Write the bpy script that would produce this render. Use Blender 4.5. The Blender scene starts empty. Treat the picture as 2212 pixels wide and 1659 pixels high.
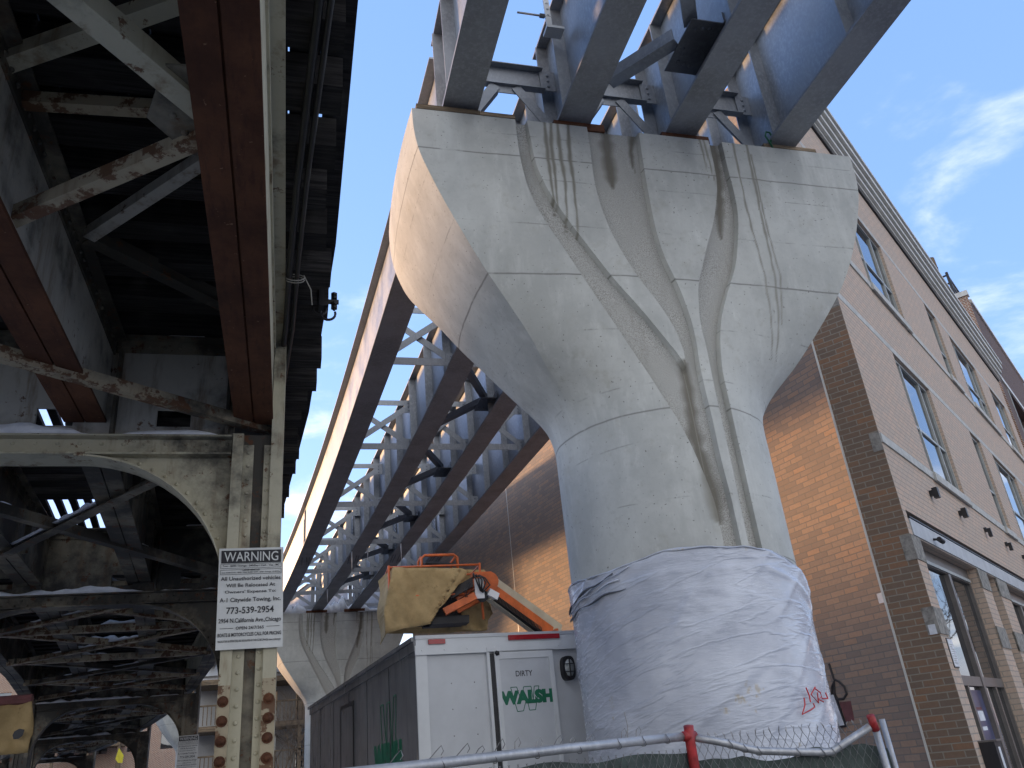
import bpy, bmesh, math, random
import numpy as np
from mathutils import Vector, Matrix, noise
rnd = random.Random(7)
PI = math.pi; R_ = math.radians
S = bpy.context.scene
COL = S.collection

# ------------------------------------------------------------------ camera
EYE = np.array([0., 0., 1.65])
FPX = 1763.4
_p, _r, _y = R_(25.271), R_(-5.735), R_(16.43)
def _rz(v):
    c, s = math.cos(_y), math.sin(_y)
    return np.array([c*v[0]+s*v[1], -s*v[0]+c*v[1], v[2]])
_f = np.array([0, math.cos(_p), math.sin(_p)]); _u0 = np.array([0, -math.sin(_p), math.cos(_p)]); _r0 = np.array([1., 0, 0])
CR = _rz(math.cos(_r)*_r0+math.sin(_r)*_u0); CU = _rz(-math.sin(_r)*_r0+math.cos(_r)*_u0); CF = _rz(_f)
cam = bpy.data.cameras.new('camera'); camo = bpy.data.objects.new('camera', cam); COL.objects.link(camo)
cam.sensor_width = 36; cam.lens = FPX/2212*36; cam.clip_start = .05; cam.clip_end = 3000
camo.matrix_world = Matrix(((CR[0], CU[0], -CF[0], EYE[0]), (CR[1], CU[1], -CF[1], EYE[1]), (CR[2], CU[2], -CF[2], EYE[2]), (0, 0, 0, 1)))
S.camera = camo
# survey helpers: a sight line measured on the photograph, met with a known plane of the place
def ray(x, y): return (x-1106)/FPX*CR-(y-829.5)/FPX*CU+CF
def atY(x, y, Y): d = ray(x, y); return EYE+d*(Y/d[1])
def atX(x, y, X): d = ray(x, y); return EYE+d*(X/d[0])
def atZ(x, y, Z): d = ray(x, y); return EYE+d*((Z-EYE[2])/d[2])
def atD(x, y, D): return EYE+ray(x, y)*D

# ------------------------------------------------------------------ light
SUN_AZ, SUN_EL = -35.5, 4.2
SKY_STR, SUN_STR, EXPO = .15, 2.0, 2.68
W = bpy.data.worlds.new('World'); S.world = W; W.use_nodes = True
nt = W.node_tree; nt.nodes.clear()
out = nt.nodes.new('ShaderNodeOutputWorld'); bg = nt.nodes.new('ShaderNodeBackground'); bg.inputs[1].default_value = SKY_STR
sky = nt.nodes.new('ShaderNodeTexSky'); sky.sky_type = 'NISHITA'; sky.sun_disc = False
sky.sun_elevation = R_(SUN_EL); sky.sun_rotation = R_(SUN_AZ); sky.altitude = 200; sky.air_density = 1.0; sky.dust_density = .3; sky.ozone_density = 2.0
tc = nt.nodes.new('ShaderNodeTexCoord'); sep = nt.nodes.new('ShaderNodeSeparateXYZ'); nt.links.new(tc.outputs['Generated'], sep.inputs[0])
def wm(op, a, b=None, c=None):
    n = nt.nodes.new('ShaderNodeMath'); n.operation = op
    for i, v in enumerate((a, b, c)):
        if v is None: continue
        if isinstance(v, (int, float)): n.inputs[i].default_value = v
        else: nt.links.new(v, n.inputs[i])
    return n.outputs[0]
zz = wm('ADD', wm('MAXIMUM', sep.outputs[2], 0.0), .16)
cmb = nt.nodes.new('ShaderNodeCombineXYZ')
nt.links.new(wm('DIVIDE', sep.outputs[0], zz), cmb.inputs[0]); nt.links.new(wm('DIVIDE', sep.outputs[1], zz), cmb.inputs[1])
nz = nt.nodes.new('ShaderNodeTexNoise'); nz.inputs['Scale'].default_value = 2.3; nz.inputs['Detail'].default_value = 9; nz.inputs['Roughness'].default_value = .58; nz.inputs['Distortion'].default_value = .25
nt.links.new(cmb.outputs[0], nz.inputs['Vector'])
nz2 = nt.nodes.new('ShaderNodeTexNoise'); nz2.inputs['Scale'].default_value = .55; nz2.inputs['Detail'].default_value = 2
nt.links.new(cmb.outputs[0], nz2.inputs['Vector'])
low = nt.nodes.new('ShaderNodeMapRange'); low.inputs[1].default_value = .62; low.inputs[2].default_value = .22; nt.links.new(sep.outputs[2], low.inputs[0])
cl = wm('ADD', wm('ADD', nz.outputs['Fac'], wm('MULTIPLY', nz2.outputs['Fac'], .30)), wm('MULTIPLY', low.outputs[0], .14))
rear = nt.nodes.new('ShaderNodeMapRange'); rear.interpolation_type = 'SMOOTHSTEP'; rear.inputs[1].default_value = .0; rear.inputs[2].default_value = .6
nt.links.new(wm('ADD', wm('MULTIPLY', sep.outputs[0], -.2), wm('MULTIPLY', sep.outputs[1], -.98)), rear.inputs[0])   # unseen cloud bank added behind the camera to brighten the pier front
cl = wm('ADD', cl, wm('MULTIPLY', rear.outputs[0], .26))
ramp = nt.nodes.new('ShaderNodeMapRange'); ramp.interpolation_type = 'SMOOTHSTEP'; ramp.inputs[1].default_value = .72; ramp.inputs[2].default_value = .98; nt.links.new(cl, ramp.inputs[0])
tint = nt.nodes.new('ShaderNodeMix'); tint.data_type = 'RGBA'; tint.blend_type = 'MULTIPLY'; tint.inputs[0].default_value = 1
nt.links.new(sky.outputs[0], tint.inputs[6]); tint.inputs[7].default_value = (1.75, 1.42, 1.60, 1)
flat = nt.nodes.new('ShaderNodeMix'); flat.data_type = 'RGBA'; flat.inputs[0].default_value = .78
nt.links.new(tint.outputs[2], flat.inputs[6]); flat.inputs[7].default_value = (.262, .50, 1.03, 1)
cmx = nt.nodes.new('ShaderNodeMix'); cmx.data_type = 'RGBA'
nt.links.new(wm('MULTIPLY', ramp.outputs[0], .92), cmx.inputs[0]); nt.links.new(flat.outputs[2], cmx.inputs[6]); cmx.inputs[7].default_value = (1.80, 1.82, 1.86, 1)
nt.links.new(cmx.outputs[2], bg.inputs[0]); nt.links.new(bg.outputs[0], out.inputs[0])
sl = bpy.data.lights.new('sun', 'SUN'); sl.energy = SUN_STR; sl.angle = R_(3.0); sl.color = (.52, .31, .15)
so = bpy.data.objects.new('sun', sl); COL.objects.link(so); so.location = (-30, 40, 20)
_sd = Vector((math.sin(R_(SUN_AZ))*math.cos(R_(SUN_EL)), math.cos(R_(SUN_AZ))*math.cos(R_(SUN_EL)), math.sin(R_(SUN_EL))))
so.rotation_euler = _sd.to_track_quat('Z', 'Y').to_euler()
S.view_settings.view_transform = 'Standard'; S.view_settings.look = 'None'; S.view_settings.exposure = EXPO; S.view_settings.gamma = 1
try: S.cycles.max_bounces = 8; S.cycles.use_denoising = True
except Exception: pass

# ------------------------------------------------------------------ materials
class NB:
    def __init__(s, name):
        s.m = bpy.data.materials.new(name); s.m.use_nodes = True; s.t = s.m.node_tree; s.b = s.t.nodes['Principled BSDF']; s._tc = None
    def n(s, typ, **kw):
        x = s.t.nodes.new('ShaderNode'+typ)
        for k, v in kw.items():
            if k in x.inputs.keys() if isinstance(k, str) else False: s.put(x.inputs[k], v)
            else: setattr(x, k, v)
        return x
    def put(s, sock, v):
        if isinstance(v, bpy.types.NodeSocket): s.t.links.new(v, sock)
        else: sock.default_value = v
    def co(s, kind='Object'):
        if s._tc is None: s._tc = s.t.nodes.new('ShaderNodeTexCoord')
        return s._tc.outputs[kind]
    def geo(s): return s.n('NewGeometry').outputs['Position']
    def noise(s, scale, detail=4, rough=.6, vec=None, stretch=None, out='Fac'):
        v = vec if vec is not None else s.geo()
        if stretch:
            mp = s.n('Mapping'); mp.inputs['Scale'].default_value = stretch; s.t.links.new(v, mp.inputs[0]); v = mp.outputs[0]
        x = s.n('TexNoise'); x.inputs['Scale'].default_value = scale; x.inputs['Detail'].default_value = detail; x.inputs['Roughness'].default_value = rough
        s.t.links.new(v, x.inputs['Vector']); return x.outputs[out]
    def rng(s, v, a, b, c=0., d=1., smooth=True):
        x = s.n('MapRange'); x.interpolation_type = 'SMOOTHSTEP' if smooth else 'LINEAR'
        s.t.links.new(v, x.inputs[0])
        for i, q in enumerate((a, b, c, d)): x.inputs[i+1].default_value = q
        return x.outputs[0]
    def math(s, op, a, b=None):
        x = s.n('Math'); x.operation = op; s.put(x.inputs[0], a)
        if b is not None: s.put(x.inputs[1], b)
        return x.outputs[0]
    def mix(s, f, a, b, mode='MIX'):
        x = s.n('Mix'); x.data_type = 'RGBA'; x.blend_type = mode
        s.put(x.inputs[0], f)
        for i, q in ((6, a), (7, b)): s.put(x.inputs[i], q if isinstance(q, bpy.types.NodeSocket) else (*q, 1))
        return x.outputs[2]
    def bump(s, h, strength=.3, dist=.01):
        x = s.n('Bump'); x.inputs['Strength'].default_value = strength; x.inputs['Distance'].default_value = dist
        s.t.links.new(h, x.inputs['Height']); s.t.links.new(x.outputs[0], s.b.inputs['Normal'])
    def done(s, col, rough=.7, metal=0., spec=.5):
        s.put(s.b.inputs['Base Color'], col if isinstance(col, bpy.types.NodeSocket) else (*col, 1))
        s.put(s.b.inputs['Roughness'], rough); s.put(s.b.inputs['Metallic'], metal); s.b.inputs['Specular IOR Level'].default_value = spec
        return s.m

def m_plain(name, col, rough=.6, metal=0., var=.18, scale=6., bump=.0, spec=.5):
    b = NB(name); f = b.noise(scale, 5, .65)
    c = b.mix(b.rng(f, .3, .7), tuple(v*(1-var) for v in col), tuple(min(1, v*(1+var)) for v in col))
    if bump: b.bump(b.noise(scale*6, 3), bump, .004)
    return b.done(c, rough, metal, spec)

def m_concrete(name, agg=False):
    b = NB(name)
    big = b.noise(1.1, 6, .65); fine = b.noise(16, 4, .6); streak = b.noise(3.0, 5, .65, stretch=(1.6, 1.6, .28))
    if agg:
        sp = b.noise(95, 2, .7); c = b.mix(b.rng(sp, .34, .62), (.22, .21, .185), (.56, .545, .50)); c = b.mix(b.rng(big, .3, .7), c, (.40, .39, .355))
        c = b.mix(b.rng(streak, .5, .8, 0, .35), c, (.23, .21, .175))
    else:
        c = b.mix(b.rng(big, .30, .70), (.40, .40, .37), (.53, .528, .485)); c = b.mix(b.rng(streak, .48, .72, 0, .4), c, (.63, .63, .585))
        c = b.mix(b.rng(fine, .52, .78, 0, .32), c, (.34, .335, .30)); c = b.mix(b.rng(b.noise(4, 6, .72), .55, .70, 0, .35), c, (.38, .36, .30)); c = b.mix(b.rng(b.noise(6.5, 6, .75, stretch=(1, 1, .5)), .56, .72, 0, .4), c, (.64, .64, .60))
        pos = b.geo(); sx = b.n('SeparateXYZ'); b.t.links.new(pos, sx.inputs[0])
        zz = b.math('ADD', sx.outputs[2], b.math('MULTIPLY', b.noise(1.4, 3), .05))
        for per, off, wid, gate, amt in ((.61, .06, .012, .46, .55), (1.52, .49, .016, .28, .8)):
            fr = b.math('FRACT', b.math('DIVIDE', b.math('ADD', zz, off), per))
            ln = b.rng(b.math('ABSOLUTE', b.math('SUBTRACT', fr, .5)), 0, wid/per, amt, 0)
            ln = b.math('MULTIPLY', ln, b.rng(b.noise(2.6, 4, .7, stretch=(1, 1, .7)), gate, gate+.16))
            c = b.mix(ln, c, (.17, .165, .15))
        holes = b.rng(b.noise(42, 0), .79, .84, 0, .75); c = b.mix(holes, c, (.14, .13, .115))
        b.bump(b.math('ADD', b.math('MULTIPLY', big, .6), b.math('MULTIPLY', fine, .25)), .35, .012)
    wet = b.n('Attribute'); wet.attribute_name = 'wet'
    w = b.math('MULTIPLY', wet.outputs['Fac'], b.rng(b.noise(26, 4), .1, .45, .75, 1.0))
    c = b.mix(w, c, (.155, .14, .11) if agg else (.21, .195, .155))
    if agg: b.bump(b.noise(95, 2), .9, .006)
    return b.done(c, b.math('SUBTRACT', .82, b.math('MULTIPLY', w, .25)), 0, .35)

def m_galv(name, tint=(1, 1, 1), brown=0.):
    b = NB(name); big = b.noise(1.6, 5, .6); sp = b.noise(24, 3, .7, stretch=(1, 1, .6))
    c = b.mix(b.rng(big, .3, .7), tuple(.245*t for t in tint), tuple(.36*t for t in tint))
    c = b.mix(b.rng(sp, .42, .70, 0, .5), c, tuple(.43*t for t in tint))
    c = b.mix(b.rng(b.noise(4, 5, .7, stretch=(1, 1, .15)), .58, .78, 0, .35), c, (.19, .185, .18))
    if brown: c = b.mix(b.rng(b.noise(2.3, 6, .7, stretch=(.5, .5, 1)), .25, .7, brown*.6, brown), c, (.105, .085, .075))
    b.bump(sp, .12, .003)
    return b.done(c, b.rng(big, .3, .7, .42, .62) if not brown else .7, .55 if not brown else .1)

def m_oldpaint(name, base=(.47, .455, .37), rust=.5, soot=.5):
    b = NB(name); n1 = b.noise(1.9, 7, .68); n2 = b.noise(7, 6, .72); dr = b.noise(5.5, 5, .7, stretch=(1, 1, .16))
    c = b.mix(b.rng(n1, .3, .75), tuple(v*.82 for v in base), base)
    c = b.mix(b.rng(dr, .50, .72, 0, .75), c, (.20, .125, .065))
    so_ = b.rng(b.math('ADD', b.math('MULTIPLY', n1, .7), b.math('MULTIPLY', b.noise(.8, 4), .5)), .60-.16*soot, .80-.16*soot)
    c = b.mix(b.math('MULTIPLY', so_, .92), c, (.035, .032, .028))
    ru = b.rng(n2, .665-.11*rust, .72-.11*rust); c = b.mix(b.math('MULTIPLY', ru, .88), c, (.115, .045, .018))
    b.bump(b.math('ADD', b.math('MULTIPLY', ru, -.6), b.noise(30, 3)), .35, .004)
    return b.done(c, .62, 0, .35)

def m_rust(name):
    b = NB(name); n1 = b.noise(2.2, 7, .7); n2 = b.noise(18, 4, .7, stretch=(1.5, .25, 1.5))
    c = b.mix(b.rng(n1, .3, .72), (.075, .029, .015), (.165, .066, .031)); c = b.mix(b.rng(n2, .48, .75, 0, .7), c, (.055, .022, .014))
    c = b.mix(b.rng(b.noise(34, 2), .70, .76, 0, .7), c, (.34, .20, .12))
    b.bump(b.noise(60, 3), .4, .003); return b.done(c, .75, .1, .3)

def m_timber(name, base=(.036, .032, .030)):
    b = NB(name); g = b.noise(9, 6, .75, stretch=(.22, 5, 5)); n1 = b.noise(1.6, 3)
    oi = b.n('ObjectInfo')
    c = b.mix(b.rng(g, .35, .68), tuple(v*.4 for v in base), tuple(v*1.9 for v in base))
    c = b.mix(b.rng(oi.outputs['Random'], .2, 1, .0, .55, False), c, tuple(v*.35 for v in base))
    c = b.mix(b.rng(n1, .58, .72, 0, .5), c, (.11, .098, .085)); b.bump(g, .6, .008); return b.done(c, .85, 0, .25)

def m_brick(name, c1, c2, c3, mortar, bw=.305, rh=.1016, msz=.010, fade=None):
    b = NB(name); uv = b.co('UV')
    t = b.n('TexBrick'); t.inputs['Scale'].default_value = 1; t.inputs['Brick Width'].default_value = bw; t.inputs['Row Height'].default_value = rh
    t.inputs['Mortar Size'].default_value = msz; t.inputs['Mortar Smooth'].default_value = .25; t.inputs['Bias'].default_value = -.15
    t.offset = .5; t.inputs['Color1'].default_value = (0, 0, 0, 1); t.inputs['Color2'].default_value = (1, 1, 1, 1); t.inputs['Mortar'].default_value = (.5, .5, .5, 1)
    wob = b.n('Mix'); wob.data_type = 'VECTOR'; wob.inputs[0].default_value = .006
    b.t.links.new(uv, wob.inputs[4]); nn = b.noise(7, 2, out='Color', vec=uv); b.t.links.new(nn, wob.inputs[5])
    b.t.links.new(wob.outputs[1], t.inputs['Vector'])
    rc = b.n('ValToRGB'); cr = rc.color_ramp; cr.interpolation = 'LINEAR'
    cr.elements[0].position = 0; cr.elements[0].color = (*c1, 1); cr.elements[1].position = 1; cr.elements[1].color = (*c3, 1)
    e = cr.elements.new(.55); e.color = (*c2, 1); e2 = cr.elements.new(.82); e2.color = (*[(a+q)/2 for a, q in zip(c2, c3)], 1)
    b.t.links.new(t.outputs['Color'], rc.inputs[0])
    c = b.mix(b.rng(b.noise(22, 4), .3, .7, 0, .35), rc.outputs[0], tuple(v*.7 for v in c2))
    c = b.mix(b.math('SUBTRACT', 1.0, b.rng(b.noise(3., 4), .2, .6, 0, .12)), tuple(v*.6 for v in c2), c)
    c = b.mix(t.outputs['Fac'], c, mortar)
    h = b.math('ADD', b.math('MULTIPLY', t.outputs['Fac'], -1.), b.math('MULTIPLY', b.noise(60, 3), .25))
    b.bump(h, .6, .008); return b.done(c, .82, 0, .3)

M = {}
M['concrete'] = m_concrete('cast_concrete'); M['aggregate'] = m_concrete('exposed_aggregate', True)
M['galv'] = m_galv('galvanized_steel', (1, 1.04, 1.1)); M['galv_flange'] = m_galv('galvanized_flange', (.92, .93, .95)); M['galv_brown'] = m_galv('brown_flange', (.86, .85, .86), .24)  # bottom flanges of the far girders are browner
M['galv_dark'] = m_galv('dark_galvanized', (.45, .47, .52))
M['paint'] = m_oldpaint('peeling_cream_paint', (.56, .515, .375), .60, .12); M['paint_dirty'] = m_oldpaint('sooty_cream_paint', (.30, .265, .195), .8, .95); M['paint_grey'] = m_oldpaint('grey_white_paint', (.58, .545, .47), .45, .20)
M['brace'] = m_oldpaint('rusty_brace_paint', (.48, .40, .27), 1.55, .35)
M['rust'] = m_rust('rusty_steel'); M['timber'] = m_timber('creosoted_timber'); M['wood'] = m_timber('raw_lumber', (.21, .155, .10))
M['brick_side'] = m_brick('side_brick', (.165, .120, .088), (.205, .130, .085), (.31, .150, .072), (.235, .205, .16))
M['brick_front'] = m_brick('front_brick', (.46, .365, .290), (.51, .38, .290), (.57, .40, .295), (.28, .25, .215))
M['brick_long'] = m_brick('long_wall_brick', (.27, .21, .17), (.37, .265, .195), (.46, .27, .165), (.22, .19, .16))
M['brick_red'] = m_brick('red_brick', (.21, .085, .05), (.27, .11, .06), (.34, .14, .07), (.50, .46, .38), .22, .078, .014)
M['brick_dark'] = m_brick('dark_brick', (.10, .06, .048), (.13, .075, .058), (.16, .085, .06), (.12, .10, .09), .22, .075, .009)
M['stone'] = m_plain('limestone', (.40, .39, .36), .8, 0, .16, 5, .3); M['stone_rough'] = m_plain('rough_stone', (.215, .20, .175), .9, 0, .4, 9, .8)
M['cornice'] = m_plain('cornice_metal', (.52, .50, .45), .5, 0, .10, 3)
M['frame'] = m_plain('bronze_frame', (.14, .125, .115), .45, .3, .1); M['frame_pale'] = m_plain('pale_frame', (.33, .34, .325), .5, .2, .1); M['black'] = m_plain('black_metal', (.018, .017, .019), .5, .2, .2)
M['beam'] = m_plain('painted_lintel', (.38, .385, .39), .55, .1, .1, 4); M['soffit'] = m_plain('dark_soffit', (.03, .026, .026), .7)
def m_glass():
    b = NB('window_glass'); w = b.noise(.9, 3, .5); b.bump(w, .04, .03); m = b.done((.012, .015, .018), .02, 0, .8); b.b.inputs['IOR'].default_value = 1.9; return m
M['glass'] = m_glass()
M['white'] = m_plain('white_enamel', (.52, .53, .545), .32, 0, .06, 2.5); M['white_trim'] = m_plain('white_trim', (.62, .63, .635), .35, 0, .05, 3)
def m_trailer_side():  # dark base holds the left side's shade in its colour; drips are grime
    b = NB('shaded_grimy_side'); pos = b.geo(); s_ = b.n('SeparateXYZ'); b.t.links.new(pos, s_.inputs[0])
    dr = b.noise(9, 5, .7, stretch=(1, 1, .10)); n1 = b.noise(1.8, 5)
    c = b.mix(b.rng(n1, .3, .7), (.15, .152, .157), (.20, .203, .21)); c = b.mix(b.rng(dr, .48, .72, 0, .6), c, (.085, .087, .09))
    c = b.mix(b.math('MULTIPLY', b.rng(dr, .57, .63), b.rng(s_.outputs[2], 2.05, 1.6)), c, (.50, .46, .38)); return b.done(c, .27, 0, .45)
M['trailer_side'] = m_trailer_side()
def m_plastic():
    b = NB('plastic_film'); n1 = b.noise(1.6, 5); c = b.mix(b.rng(n1, .3, .7), (.385, .405, .465), (.53, .55, .605))
    c = b.mix(b.rng(b.noise(2.1, 5, .7), .64, .70, 0, .7), c, (.40, .33, .22)); c = b.mix(b.rng(b.noise(1.4, 4, .6, stretch=(3, 3, .25)), .55, .8, 0, .4), c, (.42, .44, .50))
    mp = b.n('Mapping'); mp.inputs['Rotation'].default_value = (.25, .12, 0); b.t.links.new(b.geo(), mp.inputs[0]); mv = mp.outputs[0]
    w1 = b.noise(1.5, 4, .5, vec=mv, stretch=(.55, .55, 3.2)); rid = b.math('ABSOLUTE', b.math('SUBTRACT', w1, .5)); fold = b.rng(rid, 0., .045, 1, 0)
    w2 = b.noise(9, 4, .65, stretch=(.7, .7, 3.6)); loc = b.rng(b.noise(.9, 3, .5), .45, .62); w3 = b.noise(1.1, 2)
    b.bump(b.math('ADD', b.math('ADD', b.math('MULTIPLY', fold, .30), b.math('MULTIPLY', b.math('MULTIPLY', w2, loc), .6)), b.math('MULTIPLY', w3, .8)), .40, .025)
    return b.done(c, b.rng(w2, .3, .7, .16, .32), 0, .65)
M['plastic'] = m_plastic()
def m_canvas():
    b = NB('yellow_canvas'); n1 = b.noise(3, 6, .68); c = b.mix(b.rng(n1, .3, .72), (.29, .205, .095), (.45, .32, .155)); c = b.mix(b.rng(b.noise(7, 6, .75), .60, .72, 0, .7), c, (.12, .085, .04))
    b.bump(b.noise(4, 5, .6), .5, .03); return b.done(c, .85, 0, .2)
M['canvas'] = m_canvas()
M['orange'] = m_plain('orange_paint', (.52, .115, .028), .42, 0, .22, 5, .05); M['cream'] = m_plain('cream_paint', (.46, .42, .31), .45, 0, .12, 3); M['red'] = m_plain('red_paint', (.34, .022, .022), .5, 0, .35, 14)
M['lens'] = m_plain('red_lens', (.32, .006, .012), .2, 0, .1); M['lens_clear'] = m_plain('lamp_lens', (.30, .31, .30), .2); M['lamp_face'] = m_plain('lamp_glass', (.70, .70, .70), .2)
M['pipe'] = m_galv('galvanized_pipe', (1.35, 1.35, 1.37)); M['wire'] = m_plain('wire', (.26, .255, .25), .5, .7, .3); M['rubber'] = m_plain('black_rubber', (.012, .012, .013), .45)
M['screen'] = m_plain('green_screen', (.062, .080, .072), .85, 0, .3, 9, .3)
def m_snow():
    b = NB('snow'); n1 = b.noise(9, 5); b.bump(n1, .6, .02); return b.done(b.mix(b.rng(n1, .3, .7), (.70, .71, .74), (.84, .85, .87)), .7, 0, .3)
M['snow'] = m_snow()
M['sign'] = m_plain('sign_panel', (.66, .665, .64), .45, 0, .07, 4); M['ink'] = m_plain('black_ink', (.015, .015, .02), .5); M['green_ink'] = m_plain('green_ink', (.0, .125, .060), .5, 0, .1); M['red_ink'] = m_plain('red_ink', (.50, .03, .03), .5)
M['paper'] = m_plain('paper', (.62, .63, .65), .7); M['navy'] = m_plain('navy_poster', (.055, .06, .12), .4, 0, .3, 3); M['siding'] = m_plain('grey_siding', (.50, .50, .49), .8, 0, .08, 20)
M['bark'] = m_plain('twig_bark', (.17, .125, .085), .9, 0, .3, 12); M['yellow'] = m_plain('yellow_sign', (.62, .52, .03), .6); M['teal'] = m_plain('teal_panel', (.30, .42, .42), .6)
def m_ground():
    b = NB('asphalt_snow'); n1 = b.noise(.35, 5); f = b.noise(30, 3); b.bump(f, .4, .004)
    return b.done(b.mix(b.rng(n1, .50, .56), b.mix(f, (.045, .045, .046), (.075, .075, .075)), (.72, .73, .76)), .85, 0, .3)
M['asphalt'] = m_ground(); M['strap'] = m_plain('green_strap', (.02, .12, .05), .6); M['rope'] = m_plain('white_rope', (.33, .31, .27), .8)
M['maroon'] = m_plain('maroon_paint', (.15, .052, .05), .7)

# ------------------------------------------------------------------ mesh building
class MB:
    def __init__(s): s.v = []; s.f = []; s.uv = None
    def add(s, vs, fs):
        o = len(s.v); s.v += [tuple(map(float, p)) for p in vs]; s.f += [tuple(i+o for i in f) for f in fs]
    def hexa(s, a, b):            # two quads (4 points each), a bottom, b top
        s.add(list(a)+list(b), [(3, 2, 1, 0), (4, 5, 6, 7), (0, 1, 5, 4), (1, 2, 6, 5), (2, 3, 7, 6), (3, 0, 4, 7)])
    def box(s, x0, x1, y0, y1, z0, z1): s.hexa(((x0, y0, z0), (x1, y0, z0), (x1, y1, z0), (x0, y1, z0)), ((x0, y0, z1), (x1, y0, z1), (x1, y1, z1), (x0, y1, z1)))
    def obox(s, o, ex, ey, ez, a, b):   # box in a local frame, a..b corners
        o, ex, ey, ez = map(Vector, (o, ex, ey, ez)); P = lambda x, y, z: o+ex*x+ey*y+ez*z
        s.hexa([P(a[0], a[1], a[2]), P(b[0], a[1], a[2]), P(b[0], b[1], a[2]), P(a[0], b[1], a[2])], [P(a[0], a[1], b[2]), P(b[0], a[1], b[2]), P(b[0], b[1], b[2]), P(a[0], b[1], b[2])])
    def bar(s, p, q, w, h, up=(0, 0, 1), off=(0, 0)):
        p, q = Vector(p), Vector(q); d = (q-p).normalized(); u = Vector(up); sx = d.cross(u)
        if sx.length < 1e-4: sx = d.cross(Vector((1, 0, 0)))
        sx.normalize(); u = sx.cross(d).normalized(); o = sx*off[0]+u*off[1]
        c = [(-w/2, -h/2), (w/2, -h/2), (w/2, h/2), (-w/2, h/2)]
        s.hexa([p+o+sx*a+u*b for a, b in c], [q+o+sx*a+u*b for a, b in c])
    def angle(s, p, q, w=.09, t=.012, up=(0, 0, 1), flip=1):      # L section
        s.bar(p, q, w, t, up, (0, 0)); s.bar(p, q, t, w-t, up, (flip*(w/2-t/2), flip*0+w/2))
    def tube(s, pts, r, n=8, cap=True):
        pts = [Vector(p) for p in pts]; rings = []; prev = None
        for i, p in enumerate(pts):
            d = (pts[min(i+1, len(pts)-1)]-pts[max(i-1, 0)]).normalized()
            a = prev if prev is not None else (Vector((0, 0, 1)) if abs(d.z) < .9 else Vector((1, 0, 0)))
            x = d.cross(a)
            if x.length < 1e-5: x = d.cross(Vector((1, 0, .3)))
            x.normalize(); y = x.cross(d); prev = y
            rr = r[i] if isinstance(r, (list, tuple)) else r
            rings.append([p+x*(rr*math.cos(k*2*PI/n))+y*(rr*math.sin(k*2*PI/n)) for k in range(n)])
        vs = [v for g in rings for v in g]; fs = []
        for i in range(len(pts)-1):
            for k in range(n): fs.append((i*n+k, i*n+(k+1) % n, (i+1)*n+(k+1) % n, (i+1)*n+k))
        if cap: fs.append(tuple(range(n-1, -1, -1))); fs.append(tuple((len(pts)-1)*n+k for k in range(n)))
        s.add(vs, fs)
    def dome(s, p, d, r, n=7):
        p, d = Vector(p), Vector(d).normalized(); a = Vector((0, 0, 1)) if abs(d.z) < .9 else Vector((1, 0, 0)); x = d.cross(a).normalized(); y = d.cross(x)
        vs = []
        for rr, h in ((1, 0), (.85, .45), (.45, .75)): vs += [p+(x*math.cos(k*2*PI/n)+y*math.sin(k*2*PI/n))*(r*rr)+d*(r*h) for k in range(n)]
        vs.append(p+d*(r*.82)); fs = []
        for i in range(2):
            for k in range(n): fs.append((i*n+k, i*n+(k+1) % n, (i+1)*n+(k+1) % n, (i+1)*n+k))
        for k in range(n): fs.append((2*n+k, 2*n+(k+1) % n, 3*n))
        s.add(vs, fs)
    def ngon_prism(s, poly, vec):
        n = len(poly); a = [Vector(p) for p in poly]; b = [p+Vector(vec) for p in a]
        s.add(a+b, [tuple(range(n-1, -1, -1)), tuple(range(n, 2*n))]+[(i, (i+1) % n, n+(i+1) % n, n+i) for i in range(n)])
    def strip(s, A, B, vec):      # thick ribbon between two polylines
        n = len(A); A = [Vector(p) for p in A]; B = [Vector(p) for p in B]; v = Vector(vec)
        vs = A+B+[p+v for p in A]+[p+v for p in B]; fs = []
        for i in range(n-1):
            fs += [(i, i+1, n+i+1, n+i), (2*n+i, 3*n+i, 3*n+i+1, 2*n+i+1), (i, 2*n+i, 2*n+i+1, i+1), (n+i, n+i+1, 3*n+i+1, 3*n+i)]
        fs += [(0, n, 3*n, 2*n), (n-1, 3*n-1, 4*n-1, 2*n-1)]
        s.add(vs, fs)
    def build(s, name, mat, parent=None, loc=None, smooth=False):
        me = bpy.data.meshes.new(name); off = Vector((0, 0, 0))
        if parent is not None:
            q = parent
            while q is not None: off += q.location; q = q.parent
        elif loc is not None: off = Vector(loc)
        me.from_pydata([tuple(Vector(p)-off) for p in s.v], [], s.f)
        if s.uv is not None:
            l = me.uv_layers.new(name='UVMap'); l.data.foreach_set('uv', [c for t in s.uv for c in t])
        bm = bmesh.new(); bm.from_mesh(me); bmesh.ops.recalc_face_normals(bm, faces=bm.faces) if s.uv is None else None; bm.to_mesh(me); bm.free()
        if smooth: me.polygons.foreach_set('use_smooth', [True]*len(me.polygons))
        me.materials.append(M[mat] if isinstance(mat, str) else mat)
        o = bpy.data.objects.new(name, me); COL.objects.link(o)
        if parent is not None: o.parent = parent
        elif loc is not None: o.location = loc
        return o
def tag(o, label=None, cat=None, group=None, kind=None):
    if label: o['label'] = label
    if cat: o['category'] = cat
    if group: o['group'] = group
    if kind: o['kind'] = kind
    return o
def thing(name, label, cat, loc, group=None):
    o = bpy.data.objects.new(name, None); o.empty_display_size = .2; COL.objects.link(o); o.location = loc; return tag(o, label, cat, group)
def part(name, mat, parent, fn, smooth=False, label=None):
    b = MB(); fn(b); o = b.build(name, mat, parent, smooth=smooth)
    if label: o['label'] = label
    return o
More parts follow.
